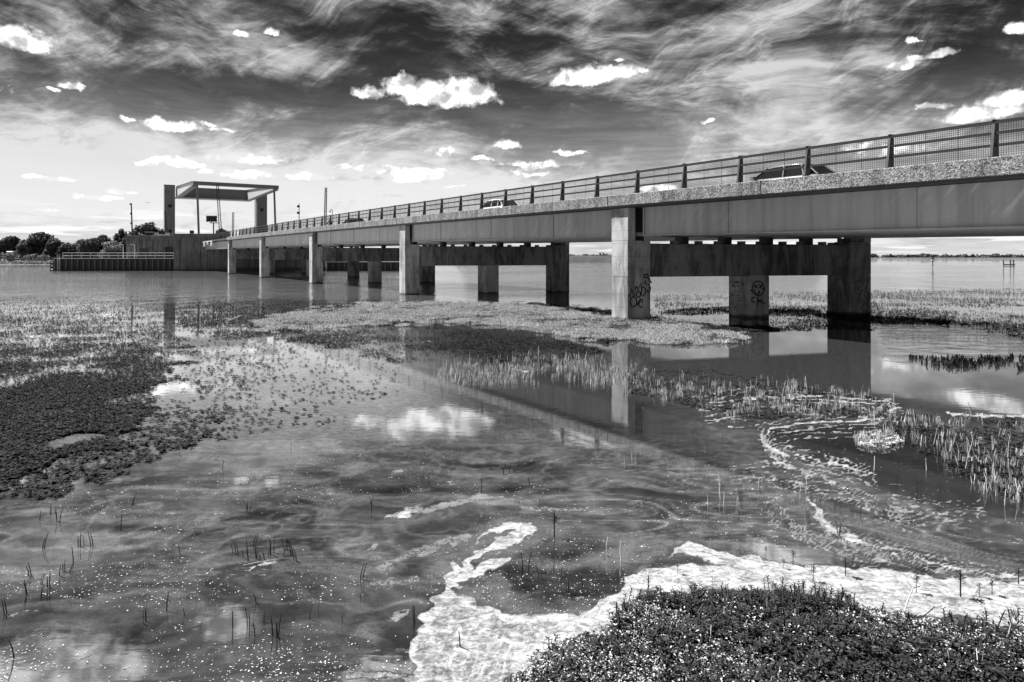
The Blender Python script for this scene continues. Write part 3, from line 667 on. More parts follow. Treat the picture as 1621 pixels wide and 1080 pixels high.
for a0, a1, nm in ((-3.2, -.75, 0), (WID+1.9, WID+4.8, 1)):
    mb = MB(); obox(mb, a0, a1, LEN-1.1, LEN+1.1, 0, 19.6); obox(mb, a0+.04, a1-.04, LEN-1.06, LEN+1.06, 19.6, 19.68); obox(mb, a0, a1, LEN-1.1, LEN+1.1, 19.68, 21.35)
    tw = mb.build('tower', M['tower'], lift, bevel=.05)
    mb = MB(); obox(mb, a0-.03, a1+.03, LEN-1.13, LEN+1.13, 21.35, 21.5); mb.build('tower_cap', M['dark'], tw)
    m_ = (a0+a1)/2
    for zz in ((16.0, 9.6) if nm == 0 else (15.9,)):
        mb = MB(); obox(mb, m_-.35, m_+.45, LEN-1.55, LEN-1.1, zz, zz+.35); obox(mb, m_-.22, m_+.3, LEN-1.5, LEN-1.12, zz-.35, zz); mb.build('lamp_box', M['black'], tw)
    mb = MB()
    if nm: mb.tube([LB(a0+.15, LEN-1.25, 6), LB(a0+.15, LEN-1.25, 18)], .14); mb.tube([LB(a0+.75, LEN-1.2, 6), LB(a0+.75, LEN-1.2, 16)], .06)
    else: mb.tube([LB(a1-.6, LEN-1.2, 7), LB(a1-.6, LEN-1.2, 10.5)], .07)
    mb.build('pipe', M['lightsteel'], tw)
for a in (.45, WID-.5):
    mb = MB(); mb.tube([LB(a, 0, 18.75), LB(a+.35, -.2, 6.6)], .24, 8); mb.build('hanger_rod', M['frame'], lift)
mb = MB(); obox(mb, -.2, WID+.2, -.8, LEN+3, 5.9, 6.55); mb.build('lifting_leaf', M['dark'], lift)

# ------------------------------------------------------------------ concrete blocks carrying it
def panel_wall(name, label, cat, x0, x1, y0, y1, ztop, zcop, zbot, npan, mt, seed):
    r_ = random.Random(seed); t = thing(name, ((x0+x1)/2, y0, 0), label, cat)
    mb = MB(); mb.box(x0+.06, x1-.06, y0+.08, y1, -1.2, ztop-.15); mb.build('core_wall', mt, t)
    mb = MB(); mb.box(x0, x1, y0-.03, y1+.05, zcop, ztop); mb.build('coping', mt, t, bevel=.03)
    w = (x1-x0)/npan
    for i in range(npan):
        a, b_ = x0+w*i+.07, x0+w*(i+1)-.07; dy = r_.uniform(-.04, .03); mb = MB()
        mb.box(a, b_, y0+dy, y0+.1, zbot, zcop-.06); mb.build('wall_panel', mt, t)
    return t
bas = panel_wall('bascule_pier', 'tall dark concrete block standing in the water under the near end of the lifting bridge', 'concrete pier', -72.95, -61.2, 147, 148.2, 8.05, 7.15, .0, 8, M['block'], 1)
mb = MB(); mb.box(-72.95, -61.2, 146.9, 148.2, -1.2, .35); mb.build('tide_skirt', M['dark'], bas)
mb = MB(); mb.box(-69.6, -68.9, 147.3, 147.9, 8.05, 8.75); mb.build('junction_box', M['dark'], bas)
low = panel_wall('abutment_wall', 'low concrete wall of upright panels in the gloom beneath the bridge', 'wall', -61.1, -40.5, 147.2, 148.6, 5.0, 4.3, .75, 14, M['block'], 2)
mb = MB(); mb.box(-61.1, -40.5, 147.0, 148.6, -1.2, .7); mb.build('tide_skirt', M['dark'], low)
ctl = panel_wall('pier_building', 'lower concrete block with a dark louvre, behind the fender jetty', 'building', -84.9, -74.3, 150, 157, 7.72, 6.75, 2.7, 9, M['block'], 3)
mb = MB(); mb.box(-81.9, -80.0, 149.92, 150.02, 3.6, 4.9); mb.build('louvre', M['dark'], ctl)
mb = MB(); mb.box(-76.3, -74.6, 149.9, 150.02, 3.0, 5.2); mb.build('doorway', M['black'], ctl)

# ------------------------------------------------------------------ fender jetties of sheet piling
def jetty(label, x0, x1, y, ztop, rails, pitch=1.2):
    t = thing('fender_jetty', ((x0+x1)/2, y, 0), label, 'jetty'); n = int((x1-x0)/pitch)
    mb = MB(); mb.box(x0, x1, y+.34, y+2.4, -1.2, ztop-.14); mb.build('core', M['sheet'], t)
    mb = MB(); mb.box(x0-.05, x1, y-.06, y+2.5, ztop-.13, ztop); mb.build('deck_edge', M['lightsteel'], t)
    w = (x1-x0)/n
    pan = MB().hexa([(.02, .3, -1.2), (w-.02, .3, -1.2), (w-.02, .34, -1.2), (.02, .34, -1.2), (.02, .3, ztop-.15), (w-.02, .3, ztop-.15), (w-.02, .34, ztop-.15), (.02, .34, ztop-.15)])
    pan.add([(.02, .3, -1.2), (.2, .0, -1.2), (.5, .0, -1.2), (.68, .3, -1.2), (.02, .3, ztop-.15), (.2, .0, ztop-.15), (.5, .0, ztop-.15), (.68, .3, ztop-.15)], [(0, 1, 5, 4), (1, 2, 6, 5), (2, 3, 7, 6)])
    pme = pan.mesh('sheet_pile', M['sheet']); rme = MB().box(.26, .46, -.05, -.003, .25, ztop-.35).mesh('rubbing_strip', M['sheet_rib'])
    for i in range(n):
        p_ = link('sheet_pile', pme, t, (x0+i*w, y, 0)); link('rubbing_strip', rme, p_, (x0+i*w, y, 0))
    if rails:
        for z in (ztop+.55, ztop+1.15):
            mb = MB(); mb.tube([(x0+2, y+.15, z), (x1, y+.15, z)], .05, 6); mb.build('handrail', M['lightsteel'], t)
        sme = MB().tube([(0, 0, 0), (0, 0, 1.2)], .04, 6).mesh('handrail_post', M['lightsteel'])
        for i in range(13): link('handrail_post', sme, t, (x0+2+i*(x1-x0-2.2)/12, y+.15, ztop))
    return t
j1 = jetty('long low fender jetty of dark sheet piles with pale handrails, left of the concrete blocks', -99.3, -73.1, 147.6, 2.75, True)
for k in range(3):
    mb = MB(); q = (-99.75, 147.9, .35+k*.75)
    mb.tube([(q[0]+.42*math.cos(a_), q[1], q[2]+.34*math.sin(a_)) for a_ in [i*math.pi/5 for i in range(11)]], .13, 6); mb.build('tyre_fender', M['tyre'], j1, True)
mb = MB(); mb.tube([(-98.2, 147.35, -.5), (-98.2, 147.35, 3.6)], .05); mb.tube([(-97.7, 147.35, -.5), (-97.7, 147.35, 3.6)], .05)
for k in range(9): mb.tube([(-98.2, 147.35, .1+k*.35), (-97.7, 147.35, .1+k*.35)], .03)
mb.build('ladder', M['lightsteel'], j1)
jetty('dark sheet pile fender wall seen beneath the bridge between the far piers', -40.3, -21.5, 147.6, 2.0, False)
for x, lab in ((-82.4, 'short pale lamp post with an arm on the jetty in front of the louvred block'), (-84.9, 'short pale lamp post on the jetty at the left corner of the louvred block')):
    t = thing('jetty_lamp', (x, 149, 2.75), lab, 'lamp post'); mb = MB(); mb.tube([(x, 149, 2.75), (x, 149, 5.6)], .09); mb.build('post', M['lightsteel'], t)
    mb = MB(); mb.tube([(x, 149, 5.6), (x-.5, 149, 5.75)], .05); mb.box(x-.85, x-.35, 148.8, 149.15, 5.68, 5.85); mb.build('lamp_head', M['white'], t)

# ------------------------------------------------------------------ poles, masts, raised barriers, sign
def pole(label, base, top, knobs, rad=.14):
    t = thing('mast', base, label, 'mast'); b_, tp = Vector(base), Vector(top)
    mb = MB(); mb.tube([b_, tp], [rad, rad*.75], 8); mb.build('shaft', M['dark'], t)
    for k in knobs:
        q = b_.lerp(tp, k); mb = MB(); mb.box(q.x-.28, q.x+.05, q.y-.2, q.y+.2, q.z-.14, q.z+.2); mb.build('camera_box', M['black'], t)
    return t
q0, q1 = pt(209, 372.5, 152), pt(207.3, 322, 152); pole('tall dark camera mast on the lower concrete block by the trees', (q0.x, 152, 7.72), q1, (.97, .68, .38), .17)
q1 = pt(473, 322, 109.8); pole('slim dark mast behind the bridge railing, between the lifting frame and the tall lattice barrier', (q1.x, 109.8, 6.4), q1, (.9, .7), .07)
def barrier(label, base, top, w, steps):
    t = thing('barrier_arm', base, label, 'road barrier', 'raised lattice barrier arms of the lifting bridge'); b_, tp = Vector(base), Vector(top); o = Vector((w/2, 0, 0))
    for sg in (-1, 1):
        mb = MB(); mb.bar(b_+o*sg, tp+o*sg*.8, .10, .10, (0, 1, 0)); mb.build('chord', M['rail'], t)
    mb = MB()
    for i in range(steps):
        a, c = b_.lerp(tp, i/steps), b_.lerp(tp, (i+1)/steps); mb.bar(a-o*.9, c+o*.8, .05, .05, (0, 1, 0)); mb.bar(a-o*.9, a+o*.9, .05, .05, (0, 1, 0))
    mb.build('lattice', M['rail'], t)
    mb = MB(); mb.box(b_.x-.3, b_.x+.3, b_.y-.3, b_.y+.3, b_.z, b_.z+1.0); mb.build('pivot_box', M['black'], t)
    return t
barrier('raised lattice barrier arm standing tallest above the near railing, beside the motorcycle', (pt(514, 345, 97.6).x, 97.6, 6.35), pt(515.5, 297, 97.6), .28, 16)
barrier('raised lattice barrier arm seen through the middle of the balance frame, behind the black board', (pt(349.5, 375, 138).x, 138, 6.4), pt(343.5, 291, 138), .5, 18)
barrier('short raised lattice barrier arm between the black board and the right tower', (pt(368, 375, 159).x, 159, 6.6), pt(368.7, 336, 159), .4, 14)
barrier('leaning lattice barrier arm just left of the left tower, above the white cabin', (pt(264.5, 372, 160).x, 160, 6.6), pt(260.8, 334.5, 160), .36, 14)
t = thing('signal_board', (pt(337.5, 372, 139).x, 139, 6.4), 'black scalloped signal board on a post, standing in front of the lifting bridge', 'traffic signal')
c = pt(334.5, 346.5, 139); mb = MB(); mb.box(c.x-1.0, c.x+1.0, 138.9, 139.1, c.z-.5, c.z+.5)
mb.build('board', M['black'], t)
for i in range(5):
    for z in (-.5, .5): 
        mb = MB(); mb.tube([(c.x-.9+i*.45, 138.85, c.z+z), (c.x-.9+i*.45, 139.15, c.z+z)], .16, 8); mb.build('hood', M['black'], t)
for sx in (-1, 1):
    for z in (-.25, .25):
        mb = MB(); mb.tube([(c.x+sx*.98, 138.85, c.z+z), (c.x+sx*.98, 139.15, c.z+z)], .14, 8); mb.build('hood', M['black'], t)
e = pt(337.5, 353, 139); mb = MB(); mb.tube([(e.x, 139, 6.4), (e.x, 139, e.z)], .12); mb.build('post', M['dark'], t)
mb = MB(); mb.bar((e.x-.7, 139, e.z), (e.x+.9, 139, e.z), .16, .16); mb.bar((c.x, 139, e.z), (c.x, 139, c.z-.4), .1, .1); mb.build('cross_arm', M['dark'], t)
e = pt(525.5, 345, 100.7); t = thing('street_lamp', (e.x, 100.7, 6.4), 'hook-topped street lamp on the far side of the road behind the motorcycle', 'street lamp')
zc = pt(525, 334, 100.7).z; mb = MB(); mb.tube([(e.x, 100.7, 6.4), (e.x, 100.7, zc)]+[(e.x-.17+.17*math.cos(a_), 100.7, zc+.26*math.sin(a_)) for a_ in [i*math.pi/8 for i in range(1, 9)]], .045, 6); mb.build('swan_neck', M['dark'], t, True)
mb = MB(); mb.tube([(e.x-.34, 100.7, zc+.02), (e.x-.34, 100.7, zc-.22)], [.06, .13], 8); mb.build('lamp_head', M['black'], t)
# white cabin and shelter on the left block
c = pt(255, 370, 154); t = thing('white_cabin', (c.x, 154, 7.72), 'small white cabin on top of the lower concrete block beside the left tower', 'cabin')
mb = MB(); mb.box(c.x-1.3, c.x+1.25, 153.4, 155.2, 7.72, 8.45); mb.build('wall', M['white'], t); mb = MB(); mb.box(c.x-.2, c.x+1.1, 153.2, 153.39, 8.15, 8.85); mb.build('dark_panel', M['black'], t)
mb = MB(); mb.box(c.x-1.45, c.x+.6, 153.3, 155.3, 8.46, 8.56); mb.build('roof', M['dark'], t); mb = MB(); mb.box(c.x-.35, c.x-.15, 153.9, 154.1, 8.56, 9.3); mb.build('vent_pipe', M['white'], t)
mb = MB(); mb.box(c.x-1.1, c.x-.7, 153.36, 153.398, 7.85, 8.05); mb.build('window', M['glass'], t)
c = pt(236.5, 370, 154); t = thing('flat_shelter', (c.x, 154, 7.72), 'flat-roofed dark shelter on the lower concrete block, left of the white cabin', 'shelter')
mb = MB(); mb.box(c.x-.8, c.x+.9, 153.2, 155, 8.55, 8.65); mb.build('roof', M['white'], t); mb = MB(); mb.box(c.x-.7, c.x+.8, 153.6, 155, 7.72, 8.54); mb.build('back_wall', M['black'], t)
# steel brackets below the last span
t = thing('service_bracket', Wd(108, -.2, 5.5), 'pale steel maintenance brackets hung under the dark edge of the last span', 'bracket')
for s, h_ in ((104, .9), (108.3, .5), (112.2, .9)):
    mb = MB(); sbox(mb, s, s+.9, -.3, -.11, zt(s)-.45-h_, zt(s)-.45); mb.build('hanger', M['white'], t)
mb = MB(); sbox(mb, 103.5, 114.5, -.26, -.12, lambda s: zt(s)-.44, lambda s: zt(s)-.3); mb.build('channel', M['lightsteel'], t)

# ================================================================== traffic
def loft(mb, rings):
    n = len(rings[0]); V_ = [p for r_ in rings for p in r_]
    Fc = [(i*n+k, i*n+(k+1) % n, (i+1)*n+(k+1) % n, (i+1)*n+k) for i in range(len(rings)-1) for k in range(n)]
    return mb.add(V_, Fc+[tuple(range(n))[::-1], tuple((len(rings)-1)*n+k for k in range(n))])
def car(label, s, t, paint, L=4.3, Hc=1.52, estate=False):
    z0 = zt(s)-.415; o = Vector(Wd(s, t, z0)); root = thing('car', o, label, 'car', 'cars crossing the bridge')
    yaw = math.atan2(.8483, -.5295); cs, sn = math.cos(yaw), math.sin(yaw); k = L/4.3; hk = Hc/1.52
    def T(p): return (o.x+p[0]*k*cs-p[1]*sn, o.y+p[0]*k*sn+p[1]*cs, o.z+p[2]*hk+.0118*p[0])
    def fin(mb, name, matl, par=root, sm=False, bev=0):
        mb.v = [T(p) for p in mb.v]; return mb.build(name, matl, par, sm, bev)
    st = [(-2.12, .42, .80, .70), (-2.05, .30, .92, .80), (-1.6, .26, .98, .86), (-.6, .22, .98, .88), (.6, .22, .97, .88), (1.0, .23, .95, .87), (1.6, .26, .85, .84), (1.98, .32, .72, .76), (2.14, .42, .60, .62)]
    rings = [[(x, -w, zb+.12), (x, -w*.9, zb), (x, w*.9, zb), (x, w, zb+.12), (x, w*1.0, zt_-.16), (x, w*.93, zt_-.03), (x, w*.7, zt_), (x, -w*.7, zt_), (x, -w*.93, zt_-.03), (x, -w, zt_-.16)] for x, zb, zt_, w in st]
    body = fin(loft(MB(), rings), 'body', paint, sm=True)
    # cabin: waist outline, roof outline
    rb = -1.98 if estate else -1.9; rr = -1.72 if estate else -1.35
    gh = [(rb, .66, .93), (1.02, .70, .93)]; rf = [(rr, .56), (-.6, .60), (.25, .58)]
    def gl(x0, x1, xr0, xr1): # side window
        for sg in (-1, 1):
            mb = MB(); a = [(x0, sg*.775, .95), (x1, sg*.775, .95), (xr1, sg*.625, 1.40), (xr0, sg*.625, 1.40)]; b_ = [(p[0], p[1]-sg*.03, p[2]) for p in a]
            mb.hexa(a+b_); fin(mb, 'side_window', M['glass'])
    gl(-.42, .82, -.40, .22); gl(-1.30, -.52, -1.12, -.48)
    if estate: gl(-1.86, -1.38, -1.68, -1.22)
    mb = MB(); mb.hexa([(1.02, -.72, .95), (1.02, .72, .95), (.98, .72, .95), (.98, -.72, .95), (.36, -.58, 1.41), (.36, .58, 1.41), (.32, .58, 1.41), (.32, -.58, 1.41)]); fin(mb, 'windscreen', M['glass'])
    mb = MB(); mb.hexa([(rb, -.7, .97), (rb, .7, .97), (rb+.04, .7, .97), (rb+.04, -.7, .97), (rr, -.55, 1.40), (rr, .55, 1.40), (rr+.04, .55, 1.40), (rr+.04, -.55, 1.40)]); fin(mb, 'rear_window', M['glass'])
    mb = MB()
    loft(mb, [[(x, -w, 1.405), (x, w, 1.405), (x, w*.94, h_-.02), (x, w*.6, h_), (x, -w*.6, h_), (x, -w*.94, h_-.02)] for x, w, h_ in ((rr-.03, .60, 1.43), (rr+.25, .63, 1.50), (-.5, .645, 1.52), (.1, .63, 1.50), (.40, .60, 1.42))])
    fin(mb, 'roof', paint, sm=True)
    mb = MB()
    for sg in (-1, 1):
        for a, b_ in (((1.0, .76, .93), (.35, .61, 1.42)), ((-.47, .79, .93), (-.44, .64, 1.42)), ((-1.34, .79, .93), (-1.17, .635, 1.42)), ((rb+.02, .74, .93), (rr, .60, 1.42))):
            mb.bar((a[0], sg*a[1], a[2]), (b_[0], sg*b_[1], b_[2]), .09, .05, (1, 0, 0))
    fin(mb, 'pillars', paint)
    for x in (-1.3, 1.32):
        for sg in (-1, 1):
            mb = MB(); mb.tube([(x, sg*.70, .32), (x, sg*.885, .32)], .32, 16); w_ = fin(mb, 'wheel', M['tyre']); mb = MB(); mb.tube([(x, sg*.87, .32), (x, sg*.895, .32)], .2, 12); fin(mb, 'rim', M['lightsteel'], w_)
    for sg in (-1, 1):
        mb = MB(); mb.box(1.92, 2.08, sg*.58-.14, sg*.58+.14, .58, .70); fin(mb, 'headlight', M['lightsteel'])
        mb = MB(); mb.box(-2.12, -2.03, sg*.66-.1, sg*.66+.1, .68, .9); fin(mb, 'tail_light', M['dark'])
        mb = MB(); mb.box(.72, .86, sg*.94-.09, sg*.94+.09, .95, 1.08); fin(mb, 'wing_mirror', paint)
    return root
car('grey hatchback with dark windows, nearest on the bridge behind the mesh railing', -3.2, 4.5, M['cargrey'], 4.9, 1.5)
car('white car with a dark rear, behind the railing halfway along the bridge', 17.7, 4.5, M['carwhite'], 4.7, 1.55)
car('small dark car farther along the bridge, behind the motorcycle', 45.1, 4.5, M['carblack'], 4.8, 1.5)
# motorcycle and rider
def skin(name, pts, edges, rad, matl, parent, sub=1):
    me = bpy.data.meshes.new(name); me.from_pydata([tuple(p) for p in pts], edges, []); me.materials.append(matl)
    o = link(name, me, parent); sk = o.modifiers.new('s', 'SKIN'); lay = me.skin_vertices[0] if me.skin_vertices else None
    if lay is None:
        bm = bmesh.new(); bm.from_mesh(me); bm.verts.layers.skin.verify(); bm.to_mesh(me); bm.free(); lay = me.skin_vertices[0]
    for i, r_ in enumerate(rad): lay.data[i].radius = (r_, r_)
    lay.data[0].use_root = True
    ss = o.modifiers.new('u', 'SUBSURF'); ss.levels = ss.render_levels = sub; return o
s_m = 50.9; o_ = Vector(Wd(s_m, 4.0, zt(s_m)-.35)); yaw = math.atan2(.8483, -.5295); cs, sn = math.cos(yaw), math.sin(yaw)
def TM(x, y, z): return Vector((o_.x+x*cs-y*sn, o_.y+x*sn+y*cs, o_.z+z))
mo = thing('motorcycle', o_, 'dark motorcycle carrying a rider along the bridge, ahead of the cars', 'motorcycle')
for x in (-.72, .72):
    mb = MB(); n_ = 16; mb.tube([TM(x+.27*math.cos(i*2*math.pi/n_), 0, .32+.27*math.sin(i*2*math.pi/n_)) for i in range(n_+1)], .06, 6); mb.build('wheel', M['tyre'], mo, True)
mb = MB(); mb.tube([TM(.72, 0, .32), TM(.5, 0, .85), TM(.42, 0, 1.02)], .05); mb.tube([TM(.42, -.35, 1.05), TM(.42, .35, 1.05)], .03); mb.build('fork', M['dark'], mo)
mb = MB(); mb.tube([TM(.5, 0, .85), TM(.2, 0, .9), TM(-.1, 0, .74), TM(-.5, 0, .78), TM(-.85, 0, .84)], [.12, .17, .14, .13, .06], 8); mb.build('tank_and_seat', M['carblack'], mo, True)
mb = MB(); mb.tube([TM(.3, 0, .45), TM(-.2, 0, .42), TM(-.72, .08, .34)], [.2, .2, .06], 8); mb.build('engine', M['dark'], mo, True)
for sg in (-1, 1):
    mb = MB(); mb.tube([TM(-.35, sg*.3, .72), TM(-.85, sg*.3, .72)], .17, 8); mb.build('pannier', M['carblack'], mo)
ri = thing('person', TM(-.2, 0, .78), 'motorcycle rider in dark clothing and helmet sitting astride the motorcycle', 'person')
P_ = [TM(-.25, 0, .88), TM(-.2, 0, 1.15), TM(-.08, 0, 1.38), TM(-.02, 0, 1.5), TM(-.1, .2, 1.36), TM(.1, .26, 1.15), TM(.38, .3, 1.06), TM(-.1, -.2, 1.36), TM(.1, -.26, 1.15), TM(.38, -.3, 1.06), TM(-.2, .12, .86), TM(.18, .2, .78), TM(.0, .2, .36), TM(.14, .2, .3), TM(-.2, -.12, .86), TM(.18, -.2, .78), TM(.0, -.2, .36), TM(.14, -.2, .3)]
skin('body', P_, [(0, 1), (1, 2), (2, 3), (2, 4), (4, 5), (5, 6), (2, 7), (7, 8), (8, 9), (0, 10), (10, 11), (11, 12), (12, 13), (0, 14), (14, 15), (15, 16), (16, 17)],
     [.16, .17, .16, .07, .08, .06, .045, .08, .06, .045, .1, .085, .06, .05, .1, .085, .06, .05], M['cloth'], ri)
mb = MB(); hc = TM(.03, 0, 1.62)
loft(mb, [[(hc.x+r_*math.cos(i*math.pi/6), hc.y+r_*math.sin(i*math.pi/6), hc.z+z) for i in range(12)] for r_, z in ((.05, -.15), (.12, -.1), (.145, 0), (.13, .08), (.08, .13), (.02, .15))]); mb.build('helmet', M['carblack'], ri, True)
# gull
b0 = pt(233, 321, 110); t = thing('bird', b0, 'lone bird gliding in the sky left of the lifting bridge', 'bird')
mb = MB(); mb.tube([b0+Vector((-.16, 0, .03)), b0, b0+Vector((.2, 0, -.03))], [.02, .06, .015], 6); mb.build('body', M['bird'], t, True)
for sg in (-1, 1):
    mb = MB(); mb.add([b0+Vector((-.05, 0, .02)), b0+Vector((.08, 0, .0)), b0+Vector((sg*.30+.05, sg*.3, .02)), b0+Vector((sg*.30-.03, sg*.3, .05)), b0+Vector((-.05, 0, .04)), b0+Vector((.08, 0, .02))], [(0, 1, 2, 3), (4, 3, 2, 5), (0, 4, 5, 1)]); mb.build('wing', M['bird'], t)

# ================================================================== far banks
def terrain(name, x0, x1, nx, ys, hf, matl):
    X, Y_ = np.meshgrid(np.linspace(x0, x1, nx), np.array(ys, float), indexing='ij'); Z = hf(X, Y_)
    i = np.arange((nx-1)*len(ys)).reshape(nx-1, len(ys))[:, :-1].ravel(); n = len(ys)
    o = link(name, npmesh(name, np.stack([X.ravel(), Y_.ravel(), Z.ravel()], -1), np.stack([i, i+n, i+n+1, i+1], -1), matl, smooth=True)); return tag(o, kind='structure')
M['bank'] = plain('bank_grass', .10, .95, .7, .35, 0, .1, .2)
M['embank'] = plain('embankment_turf', .05, .95, .75, .30, 0, .1, .2)
M['farland'] = plain('distant_land', .03, .95, .3, .01, 0, .1)
yy = np.concatenate([np.arange(252, 300, 2.0), [310, 330, 380, 500, 800]])
terrain('far_bank', -520, -92, 160, yy, lambda X, Y_: -.6+np.interp(Y_, [252, 262, 270, 278, 286, 300, 800], [0, .7, 1.2, 1.5, 2.8, 3.3, 4])*sstep(-X, 92, 112)+.6*fbm(X*.12, Y_*.12, 4)*sstep(Y_, 260, 275), M['bank'])
terrain('embankment', -40, 190, 120, np.concatenate([np.arange(352, 372, 1.2), [380, 400, 450]]), lambda X, Y_: -.5+np.interp(Y_, [352, 358, 366, 372, 450], [0, .6, 3.4, 3.9, 4.0])*sstep(X, -40, -20)*sstep(190-X, 0, 30)+.7*fbm(X*.2, Y_*.25, 9)*sstep(Y_, 355, 362), M['embank'])
terrain('far_shore', -2500, 5200, 260, [2780, 2800, 2850, 3000, 3400], lambda X, Y_: np.interp(Y_, [2780, 2800, 2850, 3000, 3400], [-1, 1.0, 2.5, 4, 5])+0*X, M['farland'])
def leaf_mat(name, lo, hi, sub=.0, spec=.25):
    m, t, b = mat(name); r_ = t.new('ShaderNodeObjectInfo'); g = t.new('ShaderNodeNewGeometry').outputs['Random Per Island']
    grey(t, b, t.mix(g, lo, hi)); b.inputs['Roughness'].default_value = .75; b.inputs['Specular IOR Level'].default_value = spec
    tr = t.new('ShaderNodeBsdfTranslucent'); t.put(tr.inputs['Color'], t.mix(g, lo, hi)); mx = t.new('ShaderNodeMixShader'); mx.inputs[0].default_value = sub
    o = [n_ for n_ in t.n if n_.type == 'OUTPUT_MATERIAL'][0]; t.l.new(b.outputs[0], mx.inputs[1]); t.l.new(tr.outputs[0], mx.inputs[2]); t.l.new(mx.outputs[0], o.inputs[0]); return m
M['leafdark'] = leaf_mat('tree_leaves_dark', .025, .075, .2)
M['leafmid'] = leaf_mat('tree_leaves_mid', .05, .14, .25)
M['leaflight'] = leaf_mat('tree_leaves_light', .12, .26, .25)
M['bark'] = plain('bark', .05, .9, .4, 2)
QT = [(-.5, -.3, 0), (.5, -.25, .12), (.45, .3, -.05), (-.45, .3, .1)]
def clump_cloud(lobes, n, size, seed):
    "leaf clumps through the shells of a few ellipsoids: returns verts, quads"
    r_ = np.random.default_rng(seed); tot = sum(l[3]*l[4] for l in lobes); V_, F_ = [], []; k = 0
    for cx, cy, cz, rx, rz in lobes:
        m_ = max(8, int(n*rx*rz/tot)); d_ = r_.normal(size=(m_, 3)); d_ /= np.linalg.norm(d_, axis=1)[:, None]
        rad = r_.uniform(.45, 1.08, m_)**.6; p = d_*rad[:, None]*np.array([rx, rx, rz])+np.array([cx, cy, cz])
        T = np.array(QT)[None]*(size*r_.uniform(.5, 1.3, m_))[:, None, None]
        e1 = r_.normal(size=(m_, 3)); e1 /= np.linalg.norm(e1, axis=1)[:, None]; e2 = np.cross(e1, d_); e2 /= np.linalg.norm(e2, axis=1)[:, None]+1e-6; e3 = np.cross(e1, e2)
        v_ = T[..., :1]*e1[:, None]+T[..., 1:2]*e2[:, None]+T[..., 2:]*e3[:, None]+p[:, None]
        V_.append(v_.reshape(-1, 3)); F_.append(np.arange(m_*4).reshape(-1, 4)+k); k += m_*4
    return np.concatenate(V_), np.concatenate(F_)
def tree(px, ytop, wpx, D, z0, label, matl, name='broadleaf_tree', group='trees on the far left bank', seed=0, n=900):
    x = (px-CX)/F*D; hh = H+(HY-ytop)/F*D-z0; w = wpx/F*D/2*1.3; r_ = random.Random(seed)
    t = thing(name, (x, D, z0), label, 'tree', group)
    mb = MB(); top = (x+r_.uniform(-.3, .3)*w, D, z0+hh*.7)
    mb.tube([(x, D, z0-.5), (x+.05*w, D, z0+hh*.35), top], [.035*hh, .025*hh, .01*hh], 6)
    for k in range(4):
        a_ = r_.uniform(0, 6.28); mb.tube([(x+.04*w, D, z0+hh*(.25+.08*k)), (x+.55*w*math.cos(a_), D+.55*w*math.sin(a_), z0+hh*(.5+.1*k))], [.015*hh, .006*hh], 5)
    mb.build('trunk', M['bark'], t)
    lob = [(x, D, z0+hh*.62, w*.66, hh*.36), (x-.3*w, D-.2*w, z0+hh*.25, w*.6, hh*.27), (x+.35*w, D-.1*w, z0+hh*.22, w*.6, hh*.25)]
    for k in range(8):
        a_ = r_.uniform(0, 6.28); q = r_.uniform(.35, .72); lob.append((x+w*q*math.cos(a_), D+w*q*math.sin(a_)*.8, z0+hh*r_.uniform(.34, .86), w*r_.uniform(.26, .46), hh*r_.uniform(.1, .2)))
    lob.append((x+r_.uniform(-.2, .2)*w, D, z0+hh*.88, w*.3, hh*.13))
    V_, F_ = clump_cloud(lob, n, w*.17, seed+50)
    link('crown', npmesh('crown', V_, F_, matl), t, (0, 0, 0)).location = -Vector(t.location); return t
TR = [(-60, 374, 44, 292, 'broad dark tree past the left end of the bank', 'leafdark'), (-20, 379, 34, 288, 'dark bushy tree where the bank meets the left edge of view', 'leafdark'),
      (14, 374, 32, 292, 'dark round tree above the white trailer on the far bank', 'leafdark'), (40, 379, 24, 286, 'low dark tree between the trailer and the tall lobed tree', 'leafmid'),
      (64, 368, 42, 290, 'tall lobed tree standing alone highest at the left of the far bank', 'leafdark'), (86, 377, 28, 286, 'dark tree leaning against the right side of the tall lobed tree', 'leafdark'),
      (106, 385, 26, 284, 'low dark tree in the dip above the left end of the jetty', 'leafdark'), (124, 384, 24, 286, 'second low tree in the dip above the jetty handrail', 'leafmid'),
      (143, 377, 30, 282, 'pale bushy tree rising from the dip towards the concrete block', 'leafmid'), (163, 372, 30, 288, 'mid-grey tree halfway up the slope of tree tops', 'leafdark'),
      (178, 382, 30, 276, 'light leafy tree in front, left of the lower concrete block', 'leaflight'), (192, 362, 22, 296, 'slender tree with a split top just left of the camera mast', 'leafdark'),
      (204, 372, 26, 280, 'small dark tree touching the left edge of the lower concrete block', 'leafdark'),
      (232, 353, 48, 300, 'biggest dark dome of a tree rising behind the lower concrete block', 'leafdark'), (258, 362, 30, 300, 'dark tree between the big dome and the left tower', 'leafdark'),
      (352, 362, 26, 300, 'tuft of a tree top showing above the railing under the balance frame', 'leafdark')]
for k, (px, yt, w, D, lab, mm) in enumerate(TR): tree(px, yt, w, D, 2.4, lab, M[mm], seed=k*7+3, n=2600)
